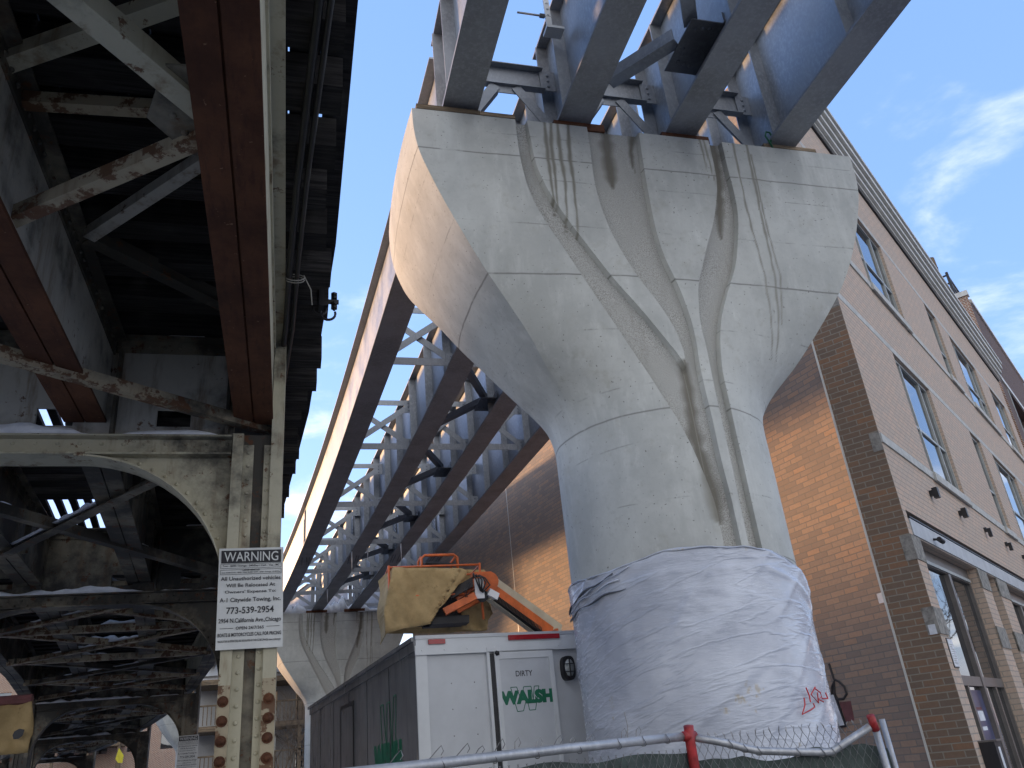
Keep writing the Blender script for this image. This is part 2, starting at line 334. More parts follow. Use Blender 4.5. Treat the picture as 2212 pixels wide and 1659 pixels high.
def text_mesh(txt, width, height, o, ex, ey, name, mat, parent, bold=0., shear=0., extr=.0012, squeeze=True):
    cu = bpy.data.curves.new('t', 'FONT'); cu.body = txt; cu.size = 1; cu.extrude = .004; cu.offset = bold; cu.shear = shear; cu.resolution_u = 3
    t = bpy.data.objects.new('t', cu); COL.objects.link(t); bpy.context.view_layer.update()
    me = bpy.data.meshes.new_from_object(t.evaluated_get(bpy.context.evaluated_depsgraph_get())); bpy.data.objects.remove(t); bpy.data.curves.remove(cu)
    co = np.zeros(len(me.vertices)*3); me.vertices.foreach_get('co', co); co = co.reshape(-1, 3)
    mn, mx = co.min(0), co.max(0); sc = np.array([width/(mx[0]-mn[0]), height/(mx[1]-mn[1])])
    o, ex, ey = np.array(o, float), np.array(ex, float), np.array(ey, float); ez = np.cross(ex, ey)
    w = o+np.outer((co[:, 0]-mn[0])*sc[0]-width/2, ex)+np.outer((co[:, 1]-mn[1])*sc[1]-height/2, ey)+np.outer((co[:, 2]/.004+1)*extr/2, ez)
    off = Vector((0, 0, 0)); q = parent
    while q is not None: off += q.location; q = q.parent
    w -= np.array(off); me.vertices.foreach_set('co', w.astype(np.float32).ravel()); me.update(); me.materials.clear(); me.materials.append(M[mat])
    ob = bpy.data.objects.new(name, me); COL.objects.link(ob); ob.parent = parent; return ob
def lerp(x, xs, ys): return float(np.interp(x, xs, ys))

# ------------------------------------------------------------------ ground
b = MB(); b.add([(-600, -600, 0), (600, -600, 0), (600, 600, 0), (-600, 600, 0)], [(0, 1, 2, 3)])
tag(b.build('ground', 'asphalt'), kind='structure')

# ------------------------------------------------------------------ flared concrete pier
PCX, PCY, PR, PTOP, PNECK = 4.0, 7.97, 1.17, 8.39, 4.86
ZW = [4.86, 5.0, 5.24, 5.40, 5.66, 6.06, 6.40, 6.75, 7.15, 7.46, 7.79, 8.11, 8.39]
WW = [1.13, 1.15, 1.25, 1.43, 1.62, 1.92, 2.16, 2.35, 2.54, 2.66, 2.78, 2.825, 2.83]
ZD = [4.86, 5.05, 5.24, 5.40, 5.66, 6.06, 6.40, 6.75, 7.2]
DF = [.30, .40, .52, .65, .85, 1.0, 1.09, 1.145, 1.165]
ZB = [4.86, 5.4, 6.0, 6.6, 7.0, 7.4]; DB = [.30, .36, .5, .66, .9, 1.15]
def _sm(z, X, Y):      # smoothed table
    return sum(lerp(z+d, X, Y)*w for d, w in ((-.16, .15), (-.08, .2), (0, .3), (.08, .2), (.16, .15)))
def pw(z): return 1.13 if z <= 4.7 else _sm(z, ZW, WW)
def pdf(z): return _sm(z, ZD, DF)
def pdb(z): return _sm(z, ZB, DB)
def arc(h, s, x):      # sagitta profile over a half chord h at position x
    if s < 1e-4: return 0.
    r = (h*h+s*s)/(2*s); return math.sqrt(max(0, r*r-x*x))-(r-s)
def front_y(x, z):
    w = pw(z); d = pdf(z); x = max(-w, min(w, x)); return PCY-d-arc(w, PR-d, x)
def pier_hit(px, py):
    d = ray(px, py); lo, hi = 6.4/d[1], 8.3/d[1]
    for _ in range(40):
        m = (lo+hi)/2; p = EYE+d*m
        if p[1] < front_y(p[0]-PCX, p[2]): lo = m
        else: hi = m
    return EYE+d*lo
B1 = [(1112.9, 255.2), (1118, 298.6), (1128.5, 361), (1142.4, 413), (1173.7, 472), (1215, 531), (1244.8, 576), (1282, 632.6), (1320, 688), (1361.8, 750.7), (1389.6, 792.3), (1424.3, 847.9), (1452, 886), (1476.4, 927.7), (1500.7, 976.3), (1521.5, 1025), (1546, 1086), (1563.8, 1176.7)]
B2 = [(1139, 263.9), (1147.6, 302), (1158, 354), (1184, 413), (1232.7, 482.6), (1267.4, 527.7), (1305.6, 576), (1327, 604.9), (1375.7, 657), (1424.3, 716), (1459, 757.6), (1481.6, 790.6)]
B3 = [(1267.4, 272.5), (1276, 323), (1288, 413), (1305.6, 468.7), (1330, 520.8), (1362.9, 576), (1382.7, 604.9), (1424.3, 657), (1452, 698.6), (1466, 726), (1476.4, 754), (1482.5, 790.6)]
B4 = [(1380, 288), (1387, 333), (1399.4, 409.7), (1416.7, 496.5), (1434, 552), (1444.5, 576), (1464, 611.8), (1490.3, 681), (1504.2, 733), (1512.9, 795.8), (1523.3, 840.9), (1538.9, 903.4), (1551, 962.4), (1563.2, 1014.6), (1578.8, 1069.7), (1602, 1177)]
B5 = [(1530.8, 305.5), (1544.7, 368), (1550, 399), (1548, 434), (1541, 486), (1524, 541.6), (1518.6, 576), (1507.6, 608), (1509.4, 657), (1512.9, 702), (1525, 747), (1538.9, 813), (1549, 861.8), (1559.7, 910), (1577, 986.8), (1594.5, 1069.7), (1617.6, 1177)]
B6 = [(1558.6, 307), (1572.5, 368), (1586, 416.6), (1595, 461.8), (1595, 513.8), (1589.8, 576), (1566.7, 650), (1556, 702), (1556, 754), (1559.7, 792), (1570, 841), (1578.8, 879), (1591, 938), (1604.9, 997), (1620.5, 1069.7), (1645, 1177)]
BT = []
for Bp in (B1, B2, B3, B4, B5, B6):
    h = [pier_hit(*p) for p in Bp]; h = sorted([(p[2], (p[0]-PCX)/pw(p[2])) for p in h]); BT.append(([q[0] for q in h], [q[1] for q in h]))
ZTIP = BT[1][0][0]
def bu(i, z):
    xs, us = BT[i]; u = _sm(z, xs, us) if z > xs[0]+.2 else lerp(z, xs, us)
    return u
wrows = []
def drip(pts, w0, w1): wrows.append(([pier_hit(*p) for p in pts], w0, w1))
for a in ([(1175, 264), (1183, 330), (1190, 390), (1199, 440)], [(1189, 264), (1191, 320), (1196, 352), (1205, 440)], [(1203, 266), (1210, 330), (1222, 400), (1225, 476)], [(1226, 268), (1231, 340), (1240, 400), (1249, 500)]): drip(a, .030, .014)
drip([(1314, 282), (1318, 330), (1326, 384)], .085, .075); drip([(1371, 288), (1367, 320), (1373, 350)], .045, .02)
drip([(1511, 302), (1519, 330), (1528, 370)], .02, .008); drip([(1519, 302), (1530, 340), (1541, 380)], .022, .01)
drip([(1545, 308), (1555, 360), (1560, 420), (1562, 496)], .09, .05)
drip([(1583, 309), (1602, 400), (1625, 500), (1648, 576), (1666, 690), (1668, 757)], .016, .008); drip([(1612, 312), (1631, 400), (1652, 500), (1672, 590), (1682, 690), (1678, 757)], .024, .009); drip([(1626, 350), (1645, 440), (1664, 520), (1686, 600), (1688, 690)], .013, .008)
drip([(1486, 798), (1497, 860), (1506, 930), (1527, 1000), (1545, 1060), (1552, 1110)], .055, .11)
def wetness(x, z, rec):
    w = 0.
    for pts, w0, w1 in wrows:
        zt, zb = pts[0][2], pts[-1][2]
        if z > zt+.12 or z < zb-.1: continue
        zs = [p[2] for p in pts][::-1]; xs = [p[0] for p in pts][::-1]
        cx = lerp(z, zs, xs)+.009*noise.noise((zt*9, z*7, w0*70)); wd = lerp(z, (zb, zt), (w1, w0))*(1+.55*noise.noise((z*9, w0*90, zt)))
        if z < zb+.05: wd *= math.sqrt(max(0, (z-zb+.1)/.15))
        w = max(w, min(1, max(0, 1.35-abs(x-cx)/max(wd, .004))))
    return w
def make_pier():
    root = thing('viaduct_pier', 'flared grey concrete pier with carved channels, its shaft wrapped in plastic', 'pier', (PCX, PCY, 0), 'new viaduct piers')
    seg = [46, 8, 64, 30, 56, 14, 120]; rec = [0, 1, 0, 1, 0, 1, 0]; DEP = .075
    zs = list(np.arange(0, 2.8, .2))+list(np.arange(2.8, PTOP-.005, .03))+[PTOP]
    # columns of the front: (boundary index pair, fraction)
    body = {}; V = []; wet = []; Fb = []; Fa = []
    rows = []
    for z in zs:
        w = pw(z); us = [-1]+[bu(i, z) for i in range(6)]+[1]
        if z < ZTIP: us[2] = us[3] = min(max(us[2], us[1]), us[4]-.001)
        for i in range(1, 8): us[i] = max(us[i], us[i-1]+(0 if i == 3 else .002))
        row = []
        for k in range(7):
            dep = DEP if rec[k] else 0
            if k == 2: dep = DEP*max(0, min(1, 1-(z-ZTIP+.04)/.05)) if z < ZTIP+.01 else 0
            idx = []
            for j in range(seg[k]+1):
                u = us[k]+(us[k+1]-us[k])*j/seg[k]; x = u*w
                dd = dep
                if rec[k] and j == seg[k]: x -= min(.012, .2*(us[k+1]-us[k])*w)
                y = front_y(x, z)+dd
                idx.append(len(V)); V.append((PCX+x, y, z)); wet.append(wetness(PCX+x, z, rec[k]))
            row.append(idx)
        # right end, back, left end
        d, db = pdf(z), pdb(z); e = .05
        def side(sg, rev):
            o = []; n = 10
            for j in range(1, n):
                t = -1+2*j/n if not rev else 1-2*j/n
                yy = t*(d if t < 0 else db); o.append(len(V)); V.append((PCX+sg*(w+arc(1, e, t)), PCY+yy, z)); wet.append(0)
            return o
        rr = side(1, False); bk = []
        for j in range(13):
            x = w*(1-2*j/12); bk.append(len(V)); V.append((PCX+x, PCY+db+arc(w, PR-db, x), z)); wet.append(0)
        ll = side(-1, True); row.append(rr+bk+ll); rows.append(row)
    for i in range(len(zs)-1):
        a, c = rows[i], rows[i+1]
        for k in range(7):
            T = Fa if rec[k] else Fb
            for j in range(seg[k]): T.append((a[k][j], a[k][j+1], c[k][j+1], c[k][j]))
            if k < 6: Fb.append((a[k][-1], a[k+1][0], c[k+1][0], c[k][-1]))
        la = [a[6][-1]]+a[7]+[a[0][0]]; lc = [c[6][-1]]+c[7]+[c[0][0]]
        for j in range(len(la)-1): Fb.append((la[j], la[j+1], lc[j+1], lc[j]))
    t = rows[-1]; Fb.append(tuple([i for k in range(7) for i in t[k]]+t[7]))
    V = np.array(V); wet = np.array(wet, np.float32)
    def mk(name, F, mat):
        used = sorted({i for f in F for i in f}); mp = {i: j for j, i in enumerate(used)}
        me = bpy.data.meshes.new(name); me.from_pydata([tuple(V[i]-np.array([PCX, PCY, 0])) for i in used], [], [tuple(mp[i] for i in f) for f in F])
        at = me.attributes.new('wet', 'FLOAT', 'POINT'); at.data.foreach_set('value', wet[used])
        me.polygons.foreach_set('use_smooth', [True]*len(me.polygons)); me.set_sharp_from_angle(angle=R_(28)); me.materials.append(M[mat])
        o = bpy.data.objects.new(name, me); COL.objects.link(o); o.parent = root; return o
    mk('pier_body', Fb, 'concrete'); mk('carved_channels', Fa, 'aggregate')
    return root
pier = make_pier()
def copy_tree(o, parent=None):
    c = o.copy(); COL.objects.link(c); c.parent = parent
    for ch in list(o.children): copy_tree(ch, c)
    return c
pier2 = copy_tree(pier); pier2.location = (1.85, 36.17, -.19); pier2.rotation_euler = (0, 0, R_(6)); pier2['label'] = 'streaked concrete pier with snow on top, beyond the trailer and yellow canvas'
pier3 = copy_tree(pier); pier3.location = (-5.75, 61.5, -.3); pier3.rotation_euler = (0, 0, R_(20)); pier3['label'] = 'far pale flared pier seen through the arches under the old track'

# plastic film wrapped round the shaft
TH = [-180, -140, -94, -80, -60, -40, -31, -18, -6, 16, 29, 42, 56, 90, 130, 180]; ZT = [3.2, 3.3, 3.33, 3.31, 3.29, 3.35, 3.38, 3.37, 3.36, 3.33, 3.27, 3.18, 3.04, 2.9, 3.05, 3.2]
wr = thing('plastic_wrap', 'wrinkled white plastic film wrapped round the shaft of the nearest pier', 'plastic sheet', (PCX, PCY, .02))
b = MB(); nth, nz_ = 280, 120
for i in range(nz_+1):
    for k in range(nth):
        th = -180+360*k/nth; zt = lerp(th, TH, ZT)+.02*noise.noise((th*.06, 3, 1)); z = .02+(zt-.02)*i/nz_; a = R_(th)
        f = i/nz_
        r = PR+.030+.012*noise.noise((th*.03, z*1.4+th*.022, 0))+.020*(1-min(1, abs(noise.noise((th*.012, z*1.7-th*.020, 7)))/.10))*(.35+.65*max(0, noise.noise((th*.03, z*.9, 21))+.4))+.005*noise.noise((th*.13, z*15+th*.08, 5))*max(0, noise.noise((th*.025, z*1.1, 33))*2+.5)
        top = max(0, (z-zt+.34)/.34); r += .016*top*abs(noise.noise((th*.045, z*9, 9)))+.016*math.exp(-((z-zt+.20+.05*noise.noise((th*.03, 1, 2)))/.03)**2)*(.5+.5*noise.noise((th*.02, 4, 4)))
        if th > 28: r += .035*math.exp(-((th-50)/14)**2)*max(0, min(1, (z-zt+.30)/.25))
        b.v.append((PCX+r*math.sin(a), PCY-r*math.cos(a), z))
for i in range(nz_):
    for k in range(nth): b.f.append((i*nth+k, i*nth+(k+1) % nth, (i+1)*nth+(k+1) % nth, (i+1)*nth+k))
film = b.build('film', 'plastic', wr, smooth=True)
sm_ = film.modifiers.new('thickness', 'SOLIDIFY'); sm_.thickness = .003
def cylp(px, py, r):
    d = ray(px, py); A = d[0]**2+d[1]**2; Bq = -2*(d[0]*PCX+d[1]*PCY); Cq = PCX**2+PCY**2-r*r; D = max(0, Bq*Bq-4*A*Cq); return EYE+d*((-Bq-D**.5)/(2*A))
def strokes(bb):
    for st in ([(1737, 1507), (1739, 1522), (1733, 1543), (1752, 1533), (1760, 1527), (1757, 1519)], [(1741, 1485), (1748, 1502), (1751, 1517)], [(1761, 1484), (1752, 1500), (1768, 1518), (1766, 1496)], [(1760, 1487), (1772, 1496), (1775, 1506), (1767, 1510), (1779, 1516)], [(1783, 1496), (1788, 1509), (1776, 1509)]):
        bb.tube([cylp(x, y, PR+.066) for x, y in st], .0065, 5)
part('graffiti_scrawl', 'red_ink', wr, strokes)
part('folded_hem', 'plastic', wr, lambda bb: bb.tube([(PCX+(PR+.038)*math.sin(R_(t)), PCY-(PR+.038)*math.cos(R_(t)), lerp(t, TH, ZT)-.006+.02*noise.noise((t*.1, 0, 0))) for t in range(-180, 181, 4)], [.006+.009*abs(noise.noise((t*.09, 5, 2))) for t in range(-180, 181, 4)], 6), True)
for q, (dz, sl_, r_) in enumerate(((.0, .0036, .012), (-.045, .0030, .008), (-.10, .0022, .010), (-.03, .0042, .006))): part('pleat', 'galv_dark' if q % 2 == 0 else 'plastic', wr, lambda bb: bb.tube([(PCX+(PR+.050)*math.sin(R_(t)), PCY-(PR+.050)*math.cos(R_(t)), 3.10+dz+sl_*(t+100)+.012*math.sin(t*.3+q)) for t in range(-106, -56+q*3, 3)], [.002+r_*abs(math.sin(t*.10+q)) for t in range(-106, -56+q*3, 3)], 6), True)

# ------------------------------------------------------------------ new galvanized girders
GX = [1.735, 3.11, 4.49, 5.89]; ORD = ['first', 'second', 'third', 'fourth']
GC = [[(7.7, 1.735), (11, 1.67), (16.8, 1.20), (26.6, .45), (30, .07), (34.5, -.38), (38, -.8)],
      [(7.7, 3.11), (11, 3.09), (16.8, 2.72), (24.3, 2.2), (26.2, 2.04), (34.7, 1.08), (38, .7)],
      [(7.7, 4.49), (14.57, 4.10), (24.46, 3.58), (26.7, 3.45), (34.8, 2.60), (38, 2.25)],
      [(7.7, 5.89), (17.07, 5.46), (21, 5.13), (26.67, 4.70), (34.8, 4.05), (38, 3.7)]]
GF = [np.polyfit([p[0] for p in g]+[7.7]*4, [p[1] for p in g]+[g[0][1]]*4, 2) for g in GC]
ZB0, GH = 8.50, 1.76
def gx(i, y): return float(np.polyval(GF[i], y)) if y > 7.7 else GX[i]
def gz(y): return ZB0 if y < 7.7 else ZB0-.19*(y-7.7)/28
def girder(i, ys, label, bw=.41, tw=.29, bot='galv_flange', stiff=(), splice=()):
    pts = [(gx(i, y), y, gz(y)) for y in ys]; root = thing('steel_girder', label, 'girder', pts[0], 'new galvanized girders')
    def strip(bb, x0, x1, z0, z1):
        for a, c in zip(pts[:-1], pts[1:]):
            bb.hexa(((a[0]+x0, a[1], a[2]+z0), (a[0]+x1, a[1], a[2]+z0), (c[0]+x1, c[1], c[2]+z0), (c[0]+x0, c[1], c[2]+z0)), ((a[0]+x0, a[1], a[2]+z1), (a[0]+x1, a[1], a[2]+z1), (c[0]+x1, c[1], c[2]+z1), (c[0]+x0, c[1], c[2]+z1)))
    part('web', 'galv', root, lambda bb: strip(bb, -.009, .009, .035, GH-.03))
    part('bottom_flange', bot, root, lambda bb: strip(bb, -bw/2, bw/2, 0, .035))
    part('top_flange', 'galv', root, lambda bb: strip(bb, -tw/2, tw/2, GH-.03, GH))
    for y in stiff:
        x, z = gx(i, y), gz(y)
        part('stiffener', 'galv', root, lambda bb: bb.box(x-.165, x-.0095, y-.008, y+.008, z+.036, z+GH-.031))
        part('stiffener', 'galv', root, lambda bb: bb.box(x+.0095, x+.165, y-.008, y+.008, z+.036, z+GH-.031))
    for y in splice:
        x, z = gx(i, y), gz(y)
        def sp(bb):
            for sg in (-1, 1): bb.box(x+sg*.0095-(.014 if sg < 0 else 0), x+sg*.0095+(.014 if sg > 0 else 0), y-.3, y+.3, z+.1, z+GH-.1)
            for r in range(11):
                for c in range(8): bb.dome((x-.0235, y-.27+.077*c, z+.17+.111*r), (-1, 0, 0), .024, 6)
        part('splice_plate', 'galv', root, sp)
        def bp(bb):
            for c in range(12):
                for s_ in (-1, 1):
                    for q in (.07, .15): bb.dome((x+s_*q, y-.5+.09*c, z), (0, 0, -1), .022, 6)
        part('splice_bolts', 'galv_dark', root, bp)
    return root
near_y = [-9, 0, 4, 7.55]
for i in range(4):
    girder(i, near_y, ORD[i]+' overhead girder from the left, passing above the near pier', stiff=[7.35, 6.75, 5.2, 3.65, 2.1, .5], bot='galv_flange')
far_y = list(np.arange(7.75, 36.3, 1.2))
for i in range(4):
    girder(i, far_y, ORD[i]+' curving girder from the left, running from near pier to far pier', .46, .29, 'galv_brown', stiff=[] if i == 0 else [8.0, 8.7, 10.4, 12.1, 13.8, 15.5, 17.2, 18.9, 20.6, 22.3, 24, 25.7, 27.4, 29.1, 30.8, 32.5, 34.2, 35.6], splice=(27.0,))
def gx3(i, y): t = (y-36.2)/26; return gx(i, 36.1)-7.0*t-1.6*t*t*0+.0*i
for i in range(4):
    b3 = thing('steel_girder', ORD[i]+' distant girder from the left, beyond the snow topped pier', 'girder', (gx(i, 36.2), 36.5, gz(36)), 'new galvanized girders')
    for nm, mt, w_, z0, z1 in (('web', 'galv', .02, .03, 1.42), ('bottom_flange', 'galv_brown', .44, 0, .035), ('top_flange', 'galv', .4, 1.42, 1.45)):
        part(nm, mt, b3, lambda bb: bb.hexa([(gx3(i, y)+s*w_/2, y, 8.3+z0) for y, s in ((36.5, -1), (36.5, 1), (62, 1), (62, -1))], [(gx3(i, y)+s*w_/2, y, 8.3+z1) for y, s in ((36.5, -1), (36.5, 1), (62, 1), (62, -1))]))
def cross_frame(i, y, label, style='X', dy=0.):
    xa, xb = gx(i, y)+.012, gx(i+1, y)-.012; z = gz(y); root = thing('cross_bracing', label, 'bracing', ((xa+xb)/2, y, z), 'galvanized bracing between new girders'); up = (0, 1, 0)
    if style == 'X':
        part('bottom_strut', 'galv', root, lambda bb: bb.angle((xa+.04, y, z+.20), (xb-.04, y, z+.20), .15, .014, up))
        part('top_strut', 'galv', root, lambda bb: bb.angle((xa+.04, y, z+1.30), (xb-.04, y, z+1.30), .13, .014, up))
        part('diagonal', 'galv', root, lambda bb: bb.angle((xa+.10, y-.02, z+.27), (xb-.10, y-.02, z+1.20), .13, .012, up))
        part('diagonal', 'galv', root, lambda bb: bb.angle((xa+.10, y+.03, z+1.20), (xb-.10, y+.03, z+.27), .13, .012, up))
    else:
        xm = (xa+xb)/2
        def chan(bb, zc, h): bb.box(xa+.16, xb-.16, y-.006, y+.006, zc-h/2, zc+h/2); bb.box(xa+.16, xb-.16, y-.09, y-.0065, zc+h/2-.012, zc+h/2); bb.box(xa+.16, xb-.16, y-.09, y-.0065, zc-h/2, zc-h/2+.012)
        part('top_strut', 'galv', root, lambda bb: chan(bb, z+1.0, .36))
        part('diagonal', 'galv', root, lambda bb: bb.angle((xm-.13, y-.06, z+.80), (xa+.10, y-.06, z+.12), .13, .013, (0, 1, .0)))
        part('diagonal', 'galv', root, lambda bb: bb.angle((xm+.13, y-.06, z+.80), (xb-.10, y-.06, z+.12), .13, .013, (0, 1, .0)))
        part('gusset_plate', 'galv', root, lambda bb: bb.box(xm-.22, xm+.22, y-.05, y-.038, z+.70, z+.90))
    for x, s in ((xa, 1), (xb, -1)):
        x0, x1 = sorted((x, x+s*.20))
        for zc in ((z+.22, z+1.2) if style == 'X' else (z+1.0,)):
            part('end_plate', 'galv', root, lambda bb: (bb.box(x0, x1, y-.036, y-.022, zc-.16, zc+.16), [bb.dome((x+s*.10, y-.036, zc+k*.09), (0, -1, 0), .022, 6) for k in (-1, 0, 1)]))
    return root
for i in range(3):
    cross_frame(i, 7.25, 'near bent K shaped bracing over the pier, between %s and %s girders' % (ORD[i], ORD[i+1]), 'K')
    cross_frame(i, 9.0, 'K shaped bracing just behind the pier top, between %s and %s girders' % (ORD[i], ORD[i+1]), 'K')
    for k, y in enumerate((13.4, 17.6, 21.8, 25.6, 29.2, 32.6, 35.4)):
        cross_frame(i, y, 'X shaped bracing, %s bay along, between %s and %s curving girders' % (['nearest', 'second', 'third', 'fourth', 'fifth', 'sixth', 'last'][k], ORD[i], ORD[i+1]))
# lateral brace with gusset between second and third near girders
A, Bq = atZ(1318, 182, 8.95), atZ(1462, 92, 8.95)
lb = thing('lateral_brace', 'overhead diagonal brace ending in a dark bolted gusset on the third girder', 'brace', tuple(A), 'lateral braces between new girders')
part('brace_bar', 'galv', lb, lambda bb: bb.angle(A, Bq, .16, .016, (0, 0, 1)))
def gp(bb):
    g = Bq; bb.box(g[0]-.02, 4.478, g[1]-.40, g[1]+.34, 8.86, 8.876)
    for dx, dy in ((.08, -.28), (.16, -.30), (.24, -.31), (.08, .18), (.16, .2), (.24, .22), (.06, 0), (.08, .08)): bb.dome((g[0]+dx, g[1]+dy, 8.86), (0, 0, -1), .026, 8)
part('gusset_plate', 'galv_dark', lb, gp)
part('knee_plate', 'galv', lb, lambda bb: bb.box(4.46, 4.478, Bq[1]-.42, Bq[1]+.36, 8.877, 9.02))
part('brace_bar', 'galv', lb, lambda bb: bb.angle((Bq[0]+.06, Bq[1]-.25, 8.95), (3.15, Bq[1]-1.9, 8.95), .16, .016, (0, 0, 1)))
for k, y in enumerate((15.5, 19.7, 23.7, 27.4, 31)):
    xa, xb = gx(1, y-1.9)+.05, gx(2, y)-.02; z = gz(y)+.42
    l2 = thing('lateral_brace', '%s dark lateral brace bolted low between second and third curving girders' % ['nearest', 'second', 'third', 'fourth', 'farthest'][k], 'brace', (xa, y-1.9, z), 'lateral braces between new girders')
    part('brace_bar', 'galv_dark', l2, lambda bb: bb.angle((xa, y-2.0, z), (xb-.2, y, z), .13, .014)); part('brace_bar', 'galv_dark', l2, lambda bb: bb.angle((gx(1, y+1.9)+.05, y+2.0, z), (xb-.2, y+.1, z), .13, .014))
    part('gusset_plate', 'galv_dark', l2, lambda bb: (bb.box(xb-.36, xb, y-.3, y+.4, z-.07, z-.055), bb.box(xb-.014, xb, y-.3, y+.4, z-.05, z+.1), [bb.dome((xb-.3+.1*(q % 3), y-.2+.4*(q//3), z-.07), (0, 0, -1), .022, 6) for q in range(6)]))
# clamp with rod on the second girder's top flange, lifting lug
c0 = atX(1190, 30, GX[1]-.22)
cl = thing('beam_clamp', 'pale bolted clamp with a threaded rod on the top edge of the second overhead girder', 'clamp', tuple(c0))
part('clamp_plate', 'white_trim', cl, lambda bb: (bb.box(c0[0]-.10, c0[0]-.03, c0[1]-.06, c0[1]-.04, c0[2]-.26, c0[2]+.55), bb.box(c0[0]-.10, c0[0]+.12, c0[1]-.06, c0[1]+.10, c0[2]-.30, c0[2]-.262), [bb.dome((c0[0]-.065, c0[1]-.06, c0[2]-.1+.1*k), (0, -1, 0), .016, 6) for k in range(6)]))
part('threaded_rod', 'pipe', cl, lambda bb: bb.tube([(c0[0]-.45, c0[1]-.05, c0[2]-.12), (c0[0]-.02, c0[1]-.05, c0[2]-.12)], .013, 8))
part('rod_nut', 'galv_dark', cl, lambda bb: bb.tube([(c0[0]-.17, c0[1]-.05, c0[2]-.12), (c0[0]-.11, c0[1]-.05, c0[2]-.12)], .03, 6))
for k, (i, yy, L) in enumerate(((1, 26.0, .7), (1, 25.6, .4), (2, 25.2, .55), (2, 30.5, .9), (1, 31.2, .5))):
    x = gx(i, yy)+(.21 if k % 2 else -.21); bb = MB(); z = gz(yy)+.002; bb.tube([(x, yy, z), (x+.004, yy, z-L*.5), (x, yy, z-L)], [.03, .016, .003], 6); tag(bb.build('icicle', M['glass'] if False else 'snow', loc=(x, yy, z), smooth=True), 'thin icicle hanging from the edge of a curving girder flange', 'icicle', 'icicles on the girders')
# timber blocking on top of the pier, strap, snow
def block(x0, x1, y0, y1, z0, z1, label, mt='wood'):
    bb = MB(); bb.box(x0, x1, y0, y1, z0, z1); o = bb.build('timber_block', mt, loc=((x0+x1)/2, y0, z0)); tag(o, label, 'timber', 'timber blocking on pier tops'); return o
block(1.22, 1.95, 6.80, 7.0, 8.392, 8.46, 'long raw board lying along the left end of the near pier top'); block(1.95, 2.36, 6.79, 6.95, 8.392, 8.44, 'split short board beside the first girder on the near pier top')
block(1.50, 1.97, 6.86, 7.5, 8.462, 8.498, 'thin shim under the first girder on the near pier'); 
for i in (1, 2, 3): block(GX[i]-.26, GX[i]+.27+(.22 if i == 3 else .1), 6.85, 7.35, 8.392, 8.497, 'rust brown block under the %s girder on the near pier' % ORD[i], 'rust' if i < 3 else 'wood')
def wp2(px, dz): p = atY(px, 1323, 35.0); return p
for i in range(1, 4): block(gx(i, 35.2)-.42, gx(i, 35.2)+.42, 34.98, 35.5, 8.202, gz(35.2)-.002, 'rusty bearing block under the %s curving girder on the far pier' % ORD[i], 'rust')
st = atY(1663, 300, 6.78); bb = MB(); bb.tube([(st[0]+.05, 6.83, 8.40), (st[0], 6.80, 8.47), (st[0]-.045, 6.79, 8.56), (st[0]-.02, 6.79, 8.63), (st[0]+.03, 6.79, 8.63), (st[0]+.05, 6.79, 8.56), (st[0]+.005, 6.79, 8.47)], .012, 6)
tag(bb.build('lifting_strap', 'strap', loc=tuple(st), smooth=True), 'looped green strap sticking up beside the fourth girder on the near pier', 'strap')
def snow_ridge(bb, p, q, w, h, seed, n=26, thr=-.15):
    p, q = Vector(p), Vector(q); d = (q-p); L = d.length; d.normalize(); s = d.cross(Vector((0, 0, 1))).normalized(); prof = []
    n = max(6, min(60, int(L/.07)))
    for i in range(n+1):
        t = i/n; v = noise.noise((t*L*1.3+seed*7.1, seed, 0))+.5*noise.noise((t*L*5+seed, seed*3, 2)); hh = 1.45*h*max(0.02, (v-thr))*min(1, 12*t+.05, 12*(1-t)+.05); c = p+d*(L*t)
        prof.append([c-s*w/2, c-s*w*.32+Vector((0, 0, hh*.85)), c+Vector((0, 0, hh)), c+s*w*.32+Vector((0, 0, hh*.85)), c+s*w/2])
    vs = [v for r in prof for v in r]; fs = []
    for i in range(n):
        for k in range(4): fs.append((i*5+k, i*5+k+1, (i+1)*5+k+1, (i+1)*5+k))
        fs.append((i*5+4, i*5, (i+1)*5, (i+1)*5+4))
    bb.add(vs, fs)
bb = MB()
for k, (x0, x1, h) in enumerate(((-1.0, .1, .35), (.0, 1.0, .42), (1.2, 2.6, .40), (2.7, 4.6, .34))): snow_ridge(bb, (x0, 35.35, 8.201), (x1, 35.45, 8.201), .75, h, k+3, thr=-.6)
for i in (1, 2, 3): snow_ridge(bb, (gx(i, 28)-.19, 28, gz(28)+.036), (gx(i, 34.5)-.19, 34.5, gz(34)+.036), .1, .07, 30+i, thr=-.3)
tag(bb.build('snow', 'snow', smooth=True), 'snow heaped on the top of the far pier', 'snow', kind='stuff')

